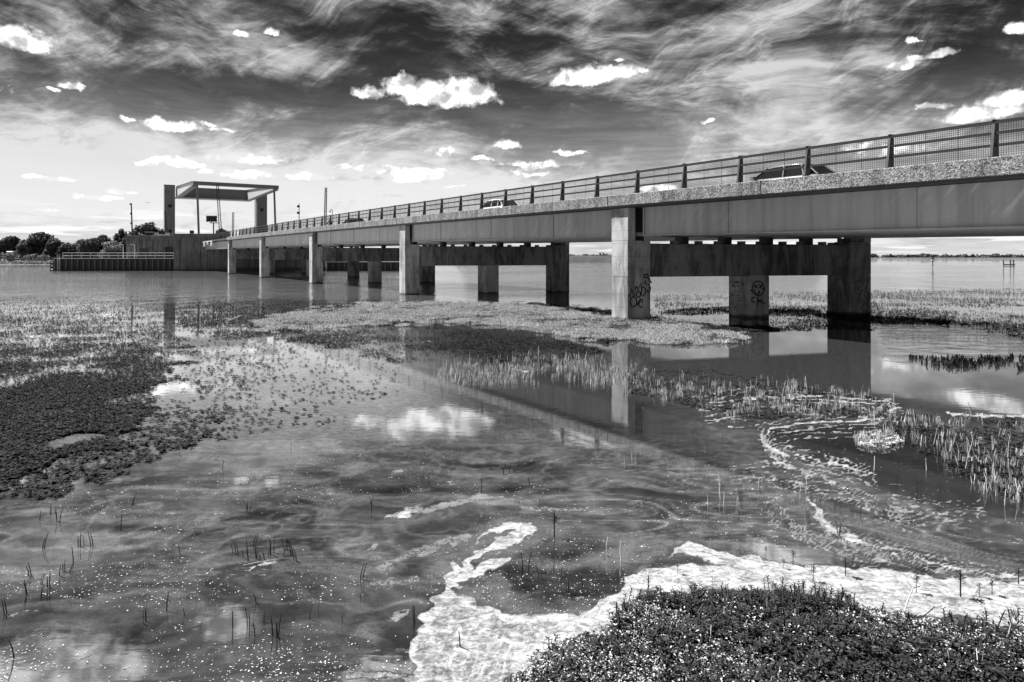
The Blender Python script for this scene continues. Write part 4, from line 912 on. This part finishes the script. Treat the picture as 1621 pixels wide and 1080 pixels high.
# scrub along the foot of the trees
def scrub(name, label, x0, x1, y0, y1, z0, hgt, n, matl, seed):
    r_ = np.random.default_rng(seed); lob = [(r_.uniform(x0, x1), r_.uniform(y0, y1), z0, r_.uniform(1.5, 4.5), hgt*r_.uniform(.5, 1.1)) for _ in range(n)]
    V_, F_ = clump_cloud(lob, n*70, .75, seed); o = link(name, npmesh(name, V_, F_, matl)); return tag(o, label, 'scrub', None, 'stuff')
scrub('scrub', 'dark scrub and bushes along the foot of the far trees', -330, -128, 274, 292, 2.2, 2.6, 150, M['leafmid'], 5)
scrub('reeds', 'pale fringe of reeds at the water edge of the far bank', -330, -150, 264, 268, .8, .6, 90, M['leaflight'], 6)
for px, yt, w, lab in ((928, 402.8, 4, 'small dark bush on the crest of the embankment, beside the pier'), (943.5, 403.6, 3, 'smaller dark bush on the embankment crest, next to the lookout hut')):
    tree(px, yt, w, 374, 3.6, lab, M['leafdark'], 'bush', 'bushes on the embankment', int(px), 120)
c = pt(952, 406.5, 374); t = thing('lookout_hut', (c.x, 374, 3.6), 'tiny flat-roofed lookout hut on the embankment crest', 'hut')
mb = MB(); mb.box(c.x-1.1, c.x+1.0, 373, 375, 3.3, 4.3); mb.build('base_wall', M['dark'], t); mb = MB(); mb.box(c.x-1.6, c.x+1.3, 372.6, 375.4, 5.0, 5.3); mb.build('roof', M['black'], t)
for sx in (-1.0, .9):
    mb = MB(); mb.box(c.x+sx-.15, c.x+sx+.15, 373, 375, 4.3, 5.0); mb.build('side_wall', M['dark'], t)
c = pt(17, 400, 283); t = thing('trailer', (c.x, 283, 2.6), 'small white trailer parked among bushes on the far bank', 'trailer')
mb = MB(); mb.box(c.x-1.5, c.x+1.5, 282, 284, 3.6, 5.4); mb.build('body', M['white'], t, bevel=.3)
for sx in (-.75, .55):
    mb = MB(); mb.box(c.x+sx-.35, c.x+sx+.45, 281.95, 281.995, 4.2, 4.9); mb.build('window', M['glass'], t)
for sx in (-.6, .6):
    mb = MB(); mb.tube([(c.x+sx, 281.95, 3.45), (c.x+sx, 282.3, 3.45)], .35, 10); mb.build('wheel', M['tyre'], t)
r_ = np.random.default_rng(77); lob = [(x, 2860+r_.uniform(-20, 60), 4, r_.uniform(14, 38), r_.uniform(4, 10)*(1.5 if r_.random() < .1 else 1)) for x in np.arange(100, 4200, 17)]
V_, F_ = clump_cloud(lob, len(lob)*36, 13, 3); tag(link('far_treeline', npmesh('far_treeline', V_, F_, M['leafdark'])), 'thin dark line of woods along the distant shore at right', 'woods', None, 'stuff')
# marks standing in the open water
c = gp(1476, 420); t = thing('channel_beacon', c, 'small post beacon with two boards standing in the open water at right', 'beacon')
mb = MB(); mb.tube([c-Vector((0, 0, 1)), c+Vector((0, 0, 3.0))], .17, 8); mb.build('post', M['dark'], t)
mb = MB(); mb.box(c.x-.55, c.x+.45, c.y-.15, c.y+.1, 2.3, 2.75); mb.build('board', M['dark'], t); mb = MB(); mb.box(c.x-.5, c.x+.4, c.y-.17, c.y+.08, 1.75, 2.1); mb.build('board', M['white'], t); mb = MB(); mb.box(c.x-.45, c.x+.4, c.y-.15, c.y+.1, 1.35, 1.6); mb.build('board', M['dark'], t)
c = gp(1597, 420.5); t = thing('mooring_piles', c, 'three dark mooring piles joined by a low beam in the far right water', 'mooring')
k = c.y/F
for dx, h_ in ((-8.5, 2.0), (2.5, 2.0), (7.5, 2.1)):
    mb = MB(); mb.tube([(c.x+dx*k, c.y, -1), (c.x+(dx-.6)*k, c.y, h_)], .2, 7); mb.build('pile', M['dark'], t)
mb = MB(); mb.bar((c.x-9.5*k, c.y-.2, .3), (c.x+8*k, c.y-.2, .35), .4, .35); mb.build('beam', M['dark'], t)
# ================================================================== marsh ground and plants
MAT_POLY = [(x_, y_+(16 if y_ < 1300 else 0)) for x_, y_ in [(785, 1090), (832, 1042), (868, 1006), (930, 994), (962, 988), (985, 964), (1000, 947), (1028, 934), (1080, 932), (1150, 934), (1200, 928), (1262, 937), (1330, 942), (1380, 957), (1440, 967), (1500, 987), (1560, 987), (1621, 978), (1900, 972), (2600, 985), (3600, 1500), (3600, 3000), (700, 3000), (712, 1400), (735, 1150)]]
def px_of(X, Y_): Y_ = np.maximum(Y_, .5); return CX+F*X/Y_, HY+F*H/Y_
def mound(name, label, x0, x1, y0, y1, nx, ny, poly, soft, hgt, matl, kind, jit=20):
    X, Y_ = np.meshgrid(np.linspace(x0, x1, nx), np.linspace(y0, y1, ny), indexing='ij'); px, py = px_of(X, Y_)
    d_ = -sdf(px+jit*(fbm(X*3, Y_*3, 1)-.5), py+jit*.6*(fbm(X*3, Y_*3, 2)-.5), poly)
    Z = -.10+hgt*sstep(d_, -soft, soft*1.6)+.05*(fbm(X*4, Y_*4, 3)-.5)*sstep(d_, -soft, soft)
    i = np.arange((nx-1)*ny).reshape(nx-1, ny)[:, :-1].ravel()
    o = link(name, npmesh(name, np.stack([X.ravel(), Y_.ravel(), Z.ravel()], -1), np.stack([i, i+ny, i+ny+1, i+1], -1), matl, smooth=True)); tag(o, label, None, None, kind); return o
M['mud'] = plain('dark_mud', .035, .9, .6, 9, 0, .2, .02)
M['mud2'] = plain('marsh_mud', .05, .9, .6, 3, 0, .2, .02)
mound('marsh_ground', None, -.6, 8.5, 1.0, 6.8, 240, 160, MAT_POLY, 12, .135, M['mud'], 'structure')
BAND = [(395, 516), (445, 500), (520, 487), (600, 481), (640, 479), (700, 479), (760, 480), (830, 483), (900, 492), (965, 501), (1030, 508), (1100, 520), (1185, 536), (1150, 546), (1080, 547), (1000, 541), (940, 540), (880, 528), (800, 514), (740, 510), (700, 506), (640, 512), (560, 516), (480, 522), (430, 522)]
mound('grass_bank', None, -24, 15, 22.5, 52, 300, 160, BAND, 4, .17, M['mud2'], 'structure', 26)

def sample(poly, n, seed, soft=0, dpow=1.6, clump=None, thr=.5, dith=.09):
    "ground points inside an outline: thinner where far, gathered by noise"
    r_ = np.random.default_rng(seed); xs, ys = [p[0] for p in poly], [p[1] for p in poly]; y0, y1 = min(ys), max(ys)
    px = r_.uniform(min(xs), max(xs), n); py = r_.uniform(y0, y1, n)
    X = (px-CX)/F*F*H/(py-HY); Y_ = F*H/(py-HY)
    jx, jy = (fbm(X*1.5, Y_*1.5, seed+1)-.5)*soft*2, (fbm(X*1.5+7, Y_*1.5, seed+2)-.5)*soft
    ok = inside(px+jx, py+jy, poly)
    Dm = F*H/(max(y0, 440)-HY); ok &= r_.random(n) < np.clip((Y_/Y_.min())**(dpow-1)*(Y_.min()/Dm)**(dpow-1)*3, 0, 1) if dpow > 1 else ok
    if clump: ok &= fbm(X*clump, Y_*clump*1.0, seed+5, 4)+r_.normal(0, dith, n) > thr
    return np.stack([X[ok], Y_[ok], np.zeros(ok.sum())], -1), px[ok], py[ok]
# templates: pointed leaf pairs, small rosette with stem, blade, stalk
def leaf_t(L, W, lift=.5): return [(0, 0, 0), (L*.5, -W/2, L*.5*lift), (L, 0, L*lift*.8), (L*.5, W/2, L*.5*lift)]
def rosette(n, L, W, h0, seed, tiers=1):
    r_ = random.Random(seed); V_, F_ = [], []
    for k in range(n):
        a_ = k*2.4+r_.uniform(-.4, .4); q = leaf_t(L*r_.uniform(.7, 1.2), W*r_.uniform(.7, 1.2), r_.uniform(.05, .7)); z = h0*(.55+.45*(k/n)) if tiers > 1 else h0
        b_ = len(V_); V_ += [(x*math.cos(a_)-y*math.sin(a_), x*math.sin(a_)+y*math.cos(a_), z+zz) for x, y, zz in q]; F_.append((b_, b_+1, b_+2, b_+3))
    if h0 > .01:
        b_ = len(V_); w = .005; V_ += [(-w, 0, -.02), (w, 0, -.02), (w, 0, h0), (-w, 0, h0)]; F_.append((b_, b_+1, b_+2, b_+3))
    return V_, F_
def blades(n, h_, w, spread, seed):
    r_ = random.Random(seed); V_, F_ = [], []
    for k in range(n):
        a_ = r_.uniform(0, 6.28); x, y = r_.uniform(-spread, spread), r_.uniform(-spread, spread); hh = h_*r_.uniform(.5, 1.1); le = hh*r_.uniform(.05, .5); la = r_.uniform(0, 6.28); c, s_ = math.cos(a_)*w/2, math.sin(a_)*w/2
        b_ = len(V_); V_ += [(x-c, y-s_, -.01), (x+c, y+s_, -.01), (x+c*.7+le*.3*math.cos(la), y+s_*.7+le*.3*math.sin(la), hh*.55), (x-c*.7+le*.3*math.cos(la), y-s_*.7+le*.3*math.sin(la), hh*.55), (x+le*math.cos(la), y+le*math.sin(la), hh)]
        F_ += [(b_, b_+1, b_+2, b_+3), (b_+3, b_+2, b_+4, b_+4)]
    return V_, F_
def plantfield(name, label, cat, tmpls, P3, smin, smax, matl, seed, lean=.0):
    r_ = np.random.default_rng(seed); Vs, Fs, k = [], [], 0; pick = r_.integers(0, len(tmpls), len(P3))
    for j, (T, tri) in enumerate(tmpls):
        q = P3[pick == j]
        if not len(q): continue
        v_, f_ = scatter(T, tri, q, r_.uniform(0, 6.28, len(q)), r_.uniform(smin, smax, len(q)), r_.uniform(0, lean+1e-6, len(q)), r_.uniform(0, 6.28, len(q)))
        Vs.append(v_); Fs.append(f_+k); k += len(v_)
    Fc = np.concatenate(Fs); V_ = np.concatenate(Vs)
    me = npmesh(name, V_, Fc, matl)
    if (Fc[:, -1] == Fc[:, -2]).any(): me.validate()
    return tag(link(name, me), label, cat, None, 'stuff')
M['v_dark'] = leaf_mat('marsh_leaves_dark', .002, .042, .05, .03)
M['v_band'] = leaf_mat('marsh_grass_pale', .06, .80, .3)
M['v_straw'] = leaf_mat('straw_stalks', .14, .62, .2)
M['v_mat'] = leaf_mat('bank_leaves', .004, .045, .1)
M['v_glint'] = leaf_mat('bank_pale_glint', .10, .65, .15)  # pale tone paints sun glints on the leaves; also used for dead stalks
ROS = [rosette(4+k % 3, .06, .045, .022, k, 2) for k in range(5)]; ROS2 = [rosette(6, .06, .04, .05, k+9, 2) for k in range(3)]
LEFT = [(-350, 470), (0, 472), (150, 470), (330, 474), (520, 476), (640, 480), (500, 490), (440, 500), (350, 518), (275, 500), (240, 505), (285, 520), (290, 545), (300, 562), (290, 590), (270, 620), (240, 660), (180, 690), (110, 705), (60, 715), (0, 740), (-350, 780)]
P1, a_, b_ = sample(LEFT, 330000, 1, 70, 1.75, 1.0, .465, .19); plantfield('emergent_weeds', 'dense dark mass of low leafy weeds standing in the water at left', 'water weeds', ROS+ROS2, P1, .3, 1.05, M['v_dark'], 1, .3)
FR1 = [(60, 712), (180, 690), (270, 640), (300, 580), (300, 545), (340, 520), (440, 500), (520, 520), (470, 560), (430, 600), (360, 650), (330, 690), (230, 720), (170, 750), (100, 790), (0, 775), (-200, 800), (-200, 770)]
P2, a_, b_ = sample(FR1, 12000, 2, 60, 1.3, 1.3, .48, .14); plantfield('weed_fringe', 'loose scatter of dark weed tops on the bright water beside the left mass', 'water weeds', ROS, P2, .7, 1.3, M['v_dark'], 2, .3)
FR2 = [(300, 540), (560, 525), (620, 560), (640, 600), (560, 640), (500, 670), (420, 690), (320, 700)]
P2, a_, b_ = sample(FR2, 1100, 3, 60, 1.2); plantfield('weed_fringe', 'sparse dots of dark weed on open water at the middle left', 'water weeds', ROS, P2, .6, 1.1, M['v_dark'], 3, .3)
GR0 = [blades(6, .10, .010, .08, k+400) for k in range(3)]
MIDB = [(270, 490), (330, 476), (420, 474), (640, 474), (660, 480), (560, 488), (470, 500), (520, 520), (640, 516), (760, 520), (860, 535), (960, 552), (900, 575), (760, 580), (640, 575), (520, 548), (430, 535), (330, 535), (290, 520)]
P2, a_, b_ = sample(MIDB, 60000, 4, 22, 1.4, .6, .46, .12); plantfield('water_weeds', 'dark weeds low in the water in front of the pale grass bank', 'water weeds', ROS+ROS2+GR0, P2, .5, 1.1, M['v_dark'], 4, .3)
GR = [blades(9, .13, .012, .12, k) for k in range(5)]
P2, a_, b_ = sample(BAND, 90000, 5, 26, 1.5, .7, .43, .10); P2[:, 2] = .05; plantfield('bank_grass', 'pale short grass covering the low bank in front of the piers', 'grass', GR, P2, .7, 1.4, M['v_band'], 5, .4)
P2, a_, b_ = sample(BAND, 44000, 55, 40, 1.5, .6, .47, .08); P2[:, 2] = .03; plantfield('dark_tufts', 'dark tufts mixed through the pale grass of the low bank', 'grass', GR0+ROS2, P2, .7, 1.5, M['v_dark'], 55, .3)
RIGHTF = [(1035, 468), (1100, 465), (1300, 463), (1480, 459), (1640, 456), (1900, 456), (1900, 545), (1640, 536), (1520, 516), (1390, 505), (1330, 499), (1180, 492), (1080, 490), (1035, 486)]
P2, a_, b_ = sample(RIGHTF, 52000, 6, 14, 1.5, .35, .48, .11); plantfield('far_marsh_weeds', 'patchy dark marsh weeds in bright shallows beyond the right-hand columns', 'water weeds', ROS+ROS2+GR0, P2, .6, 1.3, M['v_dark'], 6, .3)
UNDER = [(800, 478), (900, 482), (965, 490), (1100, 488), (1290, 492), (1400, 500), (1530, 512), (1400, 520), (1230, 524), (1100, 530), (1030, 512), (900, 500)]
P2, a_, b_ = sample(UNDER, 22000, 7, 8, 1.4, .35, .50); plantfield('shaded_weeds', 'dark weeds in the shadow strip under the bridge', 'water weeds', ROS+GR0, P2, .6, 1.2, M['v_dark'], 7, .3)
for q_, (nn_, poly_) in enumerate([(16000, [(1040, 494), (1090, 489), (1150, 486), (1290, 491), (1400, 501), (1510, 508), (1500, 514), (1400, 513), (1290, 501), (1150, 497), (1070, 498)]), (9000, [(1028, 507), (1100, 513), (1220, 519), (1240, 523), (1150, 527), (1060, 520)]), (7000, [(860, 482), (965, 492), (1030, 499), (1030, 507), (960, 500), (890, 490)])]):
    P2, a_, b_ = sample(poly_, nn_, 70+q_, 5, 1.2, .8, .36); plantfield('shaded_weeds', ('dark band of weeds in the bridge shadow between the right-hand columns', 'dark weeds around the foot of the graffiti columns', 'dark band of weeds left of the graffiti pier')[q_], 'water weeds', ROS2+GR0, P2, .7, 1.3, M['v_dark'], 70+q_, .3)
SK = [(1395, 572), (1500, 566), (1640, 568), (1640, 590), (1520, 588)]
P2, a_, b_ = sample(SK, 620, 8, 26, 1, .8, .50); plantfield('dark_reed_tufts', 'small dark tufts in the water near the right edge', 'reeds', [blades(7, .22, .02, .05, 3)], P2, .7, 1.5, M['v_dark'], 8, .3)
ST = [blades(k % 3+1, .34*(.6+.15*k), .010, .05, k+20) for k in range(5)]; ST2 = [blades(7, .2, .012, .07, k+30) for k in range(3)]
RA = [(680, 585), (760, 572), (850, 560), (960, 568), (1010, 585), (970, 612), (850, 608), (750, 612), (690, 605)]
RB = [(985, 590), (1080, 583), (1200, 600), (1330, 622), (1420, 640), (1400, 660), (1290, 668), (1150, 662), (1080, 640), (990, 622)]
RC = [(1380, 668), (1440, 655), (1500, 660), (1640, 670), (1800, 690), (1800, 830), (1640, 800), (1560, 775), (1500, 735), (1440, 705)]
P2, a_, b_ = sample(RA, 1000, 9, 18, 1, 1.2, .42); plantfield('pale_stalks', 'pale stalks rising from dark water in front of the grass bank', 'reeds', ST+ST2, P2, .7, 1.3, M['v_straw'], 9, .25)
P2, a_, b_ = sample(RB, 1100, 10, 22, 1, 1.4, .45); plantfield('pale_stalks', 'pale stalks and drift straw on the tongue of weed right of the column reflection', 'reeds', ST+ST2, P2, .6, 1.2, M['v_straw'], 10, .25)
P2, a_, b_ = sample(RC, 1300, 11, 25, 1, 1.3, .45); plantfield('pale_stalks', 'thicket of pale stalks at the right edge above the dark pool', 'reeds', ST+ST2, P2, .6, 1.15, M['v_straw'], 11, .3)
P2, a_, b_ = sample(RB, 6000, 12, 20, 1, 1.4, .46); plantfield('low_weeds', 'dark low weeds between the pale stalks of the tongue', 'water weeds', ROS, P2, .5, 1.0, M['v_dark'], 12, .3)
P2, a_, b_ = sample(RC, 6000, 13, 20, 1, 1.3, .46); plantfield('low_weeds', 'dark low weeds among the stalks at the right edge', 'water weeds', ROS, P2, .5, 1.0, M['v_dark'], 13, .3)
BU = [(1355, 690), (1400, 682), (1430, 700), (1400, 712), (1360, 708)]
P2, a_, b_ = sample(BU, 160, 14, 6, 1); plantfield('pale_weed_clump', 'small clump of pale leafy weed in the dark pool', 'water weeds', ROS2+ST2, P2, .6, 1.1, M['v_band'], 14, .3)
# the nearest bank: thick mat of small leaves, painted glints and pale tips, seed stalks
def litter(n, L, W, spread, seed):
    r_ = random.Random(seed); V_, F_ = [], []
    for k in range(n):
        a_ = r_.uniform(0, 6.28); tl = r_.uniform(-.9, 1.3); q = leaf_t(L*r_.uniform(.5, 1.3), W*r_.uniform(.6, 1.4), tl); x, y, z = r_.uniform(-spread, spread), r_.uniform(-spread, spread), r_.uniform(0, spread)
        b_ = len(V_); V_ += [(x+u_*math.cos(a_)-v_*math.sin(a_), y+u_*math.sin(a_)+v_*math.cos(a_), z+w_+abs(v_)*.5) for u_, v_, w_ in q]; F_.append((b_, b_+1, b_+2, b_+3))
    return V_, F_
LF = [litter(4, .03, .016, .03, k+70) for k in range(5)]+[rosette(7, .035, .013, .07, k+80, 2) for k in range(3)]+[blades(5, .09, .006, .03, k+200) for k in range(2)]
def mat_points(n, seed, inset=0):
    r_ = np.random.default_rng(seed); X = r_.uniform(-.5, 8.2, n); Y_ = r_.uniform(1.6, 6.6, n); px, py = px_of(X, Y_)
    d_ = -sdf(px+20*(fbm(X*3, Y_*3, 1)-.5), py+12*(fbm(X*3, Y_*3, 2)-.5), MAT_POLY); ok = d_ > inset; return X[ok], Y_[ok], d_[ok], r_
X, Y_, d_, r_ = mat_points(120000, 21, 2)
hgt = .01+.035*sstep(d_, 0, 60)
cl = fbm(X*1.6, Y_*1.6, 44, 4); sel = cl+r_.normal(0, .12, len(X)) > .44
Pm = np.stack([X, Y_, hgt*r_.uniform(.3, 1.5, len(X))], -1)[sel]
plantfield('bank_plants', 'thick dark mat of small leaves covering the nearest bank', 'ground cover', LF, Pm, .6, 1.5, M['v_mat'], 21, .6)
X, Y_, d_, r_ = mat_points(100000, 22, 8); cl = fbm(X*1.3+5, Y_*1.3, 47, 4); sel = cl+r_.normal(0, .09, len(X)) > .505
Pm = np.stack([X, Y_, (.05+.07*r_.random(len(X))**2)], -1)[sel]
plantfield('bank_glints_and_tips', 'pale leaves painted as sun glints, and dead tips, over the nearest bank', 'ground cover', [litter(3, .022, .012, .03, k+300) for k in range(4)]+[blades(2, .07, .005, .03, 91)], Pm, .3, 1.15, M['v_glint'], 22, .8)
X, Y_, d_, r_ = mat_points(1800, 23, 4); Pm = np.stack([X, Y_, np.full(len(X), .06)], -1)
plantfield('bank_stalks', 'thin upright dead stalks poking out of the nearest bank', 'ground cover', [blades(2, .22, .006, .02, k+95) for k in range(3)], Pm, .4, 1.1, M['v_glint'], 23, .5)
X, Y_, d_, r_ = mat_points(40000, 24, -6); sel = (d_ < 26) & (X > .6) & (fbm(X*3, Y_*3, 66) > .48); Pm = np.stack([X, Y_, np.full(len(X), .02)], -1)[sel][:1300]
plantfield('edge_sprigs', 'dark bushy sprigs along the edge of the nearest bank against the foam', 'ground cover', [rosette(12, .035, .011, .07+.04*k, k+60, 2) for k in range(3)], Pm, .5, 1.1, M['v_mat'], 24, .4)
# drifting flecks
r_ = np.random.default_rng(31); n = 26000; px = r_.uniform(-150, 1800, n); py = 640+500*r_.random(n)**.8; X = (px-CX)*H/(py-HY); Y_ = F*H/(py-HY)
k_ = fbm(X*.8, Y_*1.6, 12, 4); ok = k_+r_.normal(0, .05, n) > .57
ok &= foam_fields(px, py, X, Y_)[0] < .3
FLK = [([(-.8, -.25, 0), (.5, -.35, 0), (.8, .15, 0), (-.4, .3, 0)], [(0, 1, 2, 3)]), ([(-.3, -.25, 0), (.3, -.2, 0), (.2, .25, 0), (-.25, .2, 0)], [(0, 1, 2, 3)]), ([(-.5, -.12, 0), (.5, -.1, 0), (.45, .12, 0), (-.5, .15, 0)], [(0, 1, 2, 3)])]
M['fleck'] = plain('foam_fleck', .42, .8, .6, 30)
plantfield('foam_flecks', 'countless white flecks of scum drifting on the near water', 'foam', FLK, np.stack([X, Y_, np.full(n, .006)], -1)[ok], .003, .015, M['fleck'], 32)

# ------------------------------------------------------------------ single stems one can count
def stem_meshes(seed, n=6):
    out_ = []
    for k in range(n):
        r_ = random.Random(seed+k); mb = MB()
        for q in range(r_.choice((1, 1, 2, 3))):
            x, y = r_.uniform(-.02, .02)*q, r_.uniform(-.02, .02)*q; lx = r_.uniform(-.035, .035); hh = .12*r_.uniform(.7, 1.15)
            mb.tube([(x, y, -.03), (x+lx*.4, y, hh*.5), (x+lx, y+r_.uniform(-.01, .01), hh)], [.0042, .0038, .0025], 5)
        out_.append(mb.mesh('dead_stem', M['stem']))
    return out_
SM = stem_meshes(5)
ORD = 'first second third fourth fifth sixth seventh eighth ninth tenth eleventh twelfth thirteenth fourteenth fifteenth sixteenth seventeenth eighteenth nineteenth twentieth'.split()
ORD += ['twenty-'+q for q in ORD[:9]]+['thirtieth', 'thirty-first', 'thirty-second', 'thirty-third']
def stems(name, label, group, pts, scale=1.0, meshes=SM):
    r_ = random.Random(len(pts))
    for k, (px, py) in enumerate(sorted(pts)):
        lab = label+', '+(ORD[k]+' from the left' if k < len(pts)-1 else 'farthest to the right')
        o = link(name, meshes[(k*5+py) % len(meshes)], None, gp(px, py)); o.rotation_euler.z = r_.uniform(0, 6.28); s_ = scale*r_.uniform(.75, 1.3); o.scale = (s_, s_, s_); tag(o, lab, 'plant stem', group)
stems('dead_stem', 'dark dead stem in the murky water of the left front', 'dead stems at the left front',
      [(69, 868), (127, 864), (133, 862), (144, 864), (46, 912), (50, 912), (43, 940), (64, 945), (66, 925), (79, 930), (94, 912), (102, 903), (110, 909), (116, 892), (191, 840), (78, 815), (62, 824), (90, 825), (285, 877), (230, 984), (263, 968), (292, 974), (7, 972), (23, 1040)])
stems('dead_stem', 'dark dead stem of the loose stand left of the foam mat', 'dead stems left of the foam mat',
      [(368, 875), (374, 878), (385, 882), (392, 888), (392, 880), (403, 866), (405, 884), (412, 890), (418, 886), (424, 882), (428, 878), (448, 880), (452, 870), (455, 872), (460, 880), (466, 888), (405, 955), (368, 992), (391, 990), (394, 1000), (403, 1008), (432, 1005), (438, 1008), (463, 980), (488, 980), (490, 938), (502, 970), (417, 985), (541, 985), (571, 950), (573, 918), (655, 985)])
stems('dead_stem', 'thin dark stem in the open middle of the pool', 'dead stems in the mid pool',
      [(797, 752), (805, 750), (812, 748), (667, 765), (680, 770), (587, 800), (588, 812), (762, 770), (838, 768), (840, 775), (388, 810), (392, 812), (775, 745), (352, 745), (285, 722), (460, 712), (210, 800)])
stems('dead_stem', 'thin dark stem in the dark eddy behind the hooked foam', 'dead stems in the dark eddy',
      [(825, 915), (828, 905), (853, 915), (858, 918), (886, 922), (900, 938), (922, 930), (875, 905)], 1.2)
stems('pale_stem', 'thin pale stem in the streaky water at right', 'pale stems in the streaky water',
      [(1120, 800), (1140, 790), (1166, 800), (1200, 775), (1138, 768), (1145, 800), (1098, 745), (1275, 780), (1266, 790), (975, 725), (988, 735), (1000, 728), (1006, 722), (1057, 745), (960, 880), (983, 890), (1590, 800), (1383, 745), (1466, 745)], .95, [MB().tube([(0, 0, -.02), (.01, 0, .1), (.0, .01, .17)], [.005, .004, .003], 5).mesh('pale_stem', M['lightsteel'])])
stems('dead_stem', 'short dark stem in the grey water above the foam beach', 'dead stems in the grey water at right', [(1320, 803), (1361, 812), (1291, 798), (1285, 795), (1297, 800), (1328, 848)], 1.0)
def sprig_mesh(seed):
    T, tri = rosette(26, .045, .013, .17, seed, 2); mb = MB(); mb.add(T, tri); mb.tube([(0, 0, -.02), (0, 0, .19)], [.004, .002], 5); return mb.mesh('sprig', M['v_mat'])
SPM = [sprig_mesh(k) for k in (3, 8, 13)]
for k, (px, py, lab) in enumerate([(1255, 893, 'dark upright sprig on the white foam, near its upper edge by two tiny ones'), (1240, 900, 'drooping dark sprig on the foam beside an upright one'), (1338, 912, 'tall dark sprig on the white foam with a leaning shadow'), (1350, 896, 'short dark sprig at the upper edge of the foam'), (1287, 920, 'bent dark sprig at the foam edge above the bank'), (1212, 880, 'lone small sprig at the left of the foam beach'),
                                   (1520, 945, 'bushy dark sprig with a broad shadow on the foam at right'), (1550, 945, 'small sprig right of the bushy one on the foam'), (1570, 942, 'straight dark sprig with the longest shadow on the foam'), (1612, 925, 'dark sprig at the right edge of the foam'), (1450, 938, 'spreading dark sprig half on the foam, half on the bank'), (1072, 908, 'lone stem with a shadow on the foam, left of the sprigs'), (877, 850, 'single leafy plant standing in the dark round eddy')]):
    o = link('sprig', SPM[k % 3], None, gp(px, py)); o.rotation_euler.z = k; s_ = (.75, .5, 1.0, .6, .8, .5, 1.25, .7, .8, .8, .9, .6, 1.5)[k]; o.scale = (s_, s_, s_); tag(o, lab, 'plant', 'sprigs on the foam')
# a bent reed, a stick and pale driftwood
mb = MB(); a_ = gp(200, 752); mb.tube([a_+Vector((0, 0, -.02)), a_+Vector((.075, -.03, .11)), a_+Vector((.10, -.06, .10))], .004, 5); o = link('bent_reed', mb.mesh('bent_reed', M['stem'])); tag(o, 'single bent reed making an angle over the water below the weeds', 'reed')
a_, b_ = gp(384, 897), gp(436, 888); mb = MB(); mb.tube([a_+Vector((0, 0, .01)), (a_+b_)/2+Vector((0, 0, .014)), b_+Vector((0, 0, .012))], [.004, .006, .003], 6); o = link('drift_stick', mb.mesh('drift_stick', M['straw'])); tag(o, 'pale floating stick lying across the stand of dead stems', 'stick')
a_, b_ = gp(362, 510), gp(380, 503); mb = MB(); mb.tube([a_+Vector((0, 0, .06)), a_.lerp(b_, .5)+Vector((.2, 0, .16)), b_+Vector((0, 0, .1))], [.025, .03, .015], 6); o = link('driftwood', mb.mesh('driftwood', M['straw'])); tag(o, 'pale curved driftwood stranded in the far weeds', 'driftwood')
a_ = gp(728, 1024); b_ = gp(741, 1030); mb = MB(); mb.tube([a_+Vector((-.01, 0, .12)), a_+Vector((0, 0, .0)), b_], [.004, .006, .003], 5); o = link('twig', mb.mesh('twig', M['stem'])); tag(o, 'bent dark twig standing in the pale foam mat', 'twig')
mb = MB(); q = [gp(1428, 990), gp(1436, 975), gp(1445, 962), gp(1456, 955)]; mb.tube([v_+Vector((0, 0, z)) for v_, z in zip(q, (.05, .12, .17, .15))], [.006, .006, .005, .003], 6); o = link('bent_stalk', mb.mesh('bent_stalk', M['straw'])); tag(o, 'thick pale stalk arching over at the top edge of the nearest bank', 'stalk')
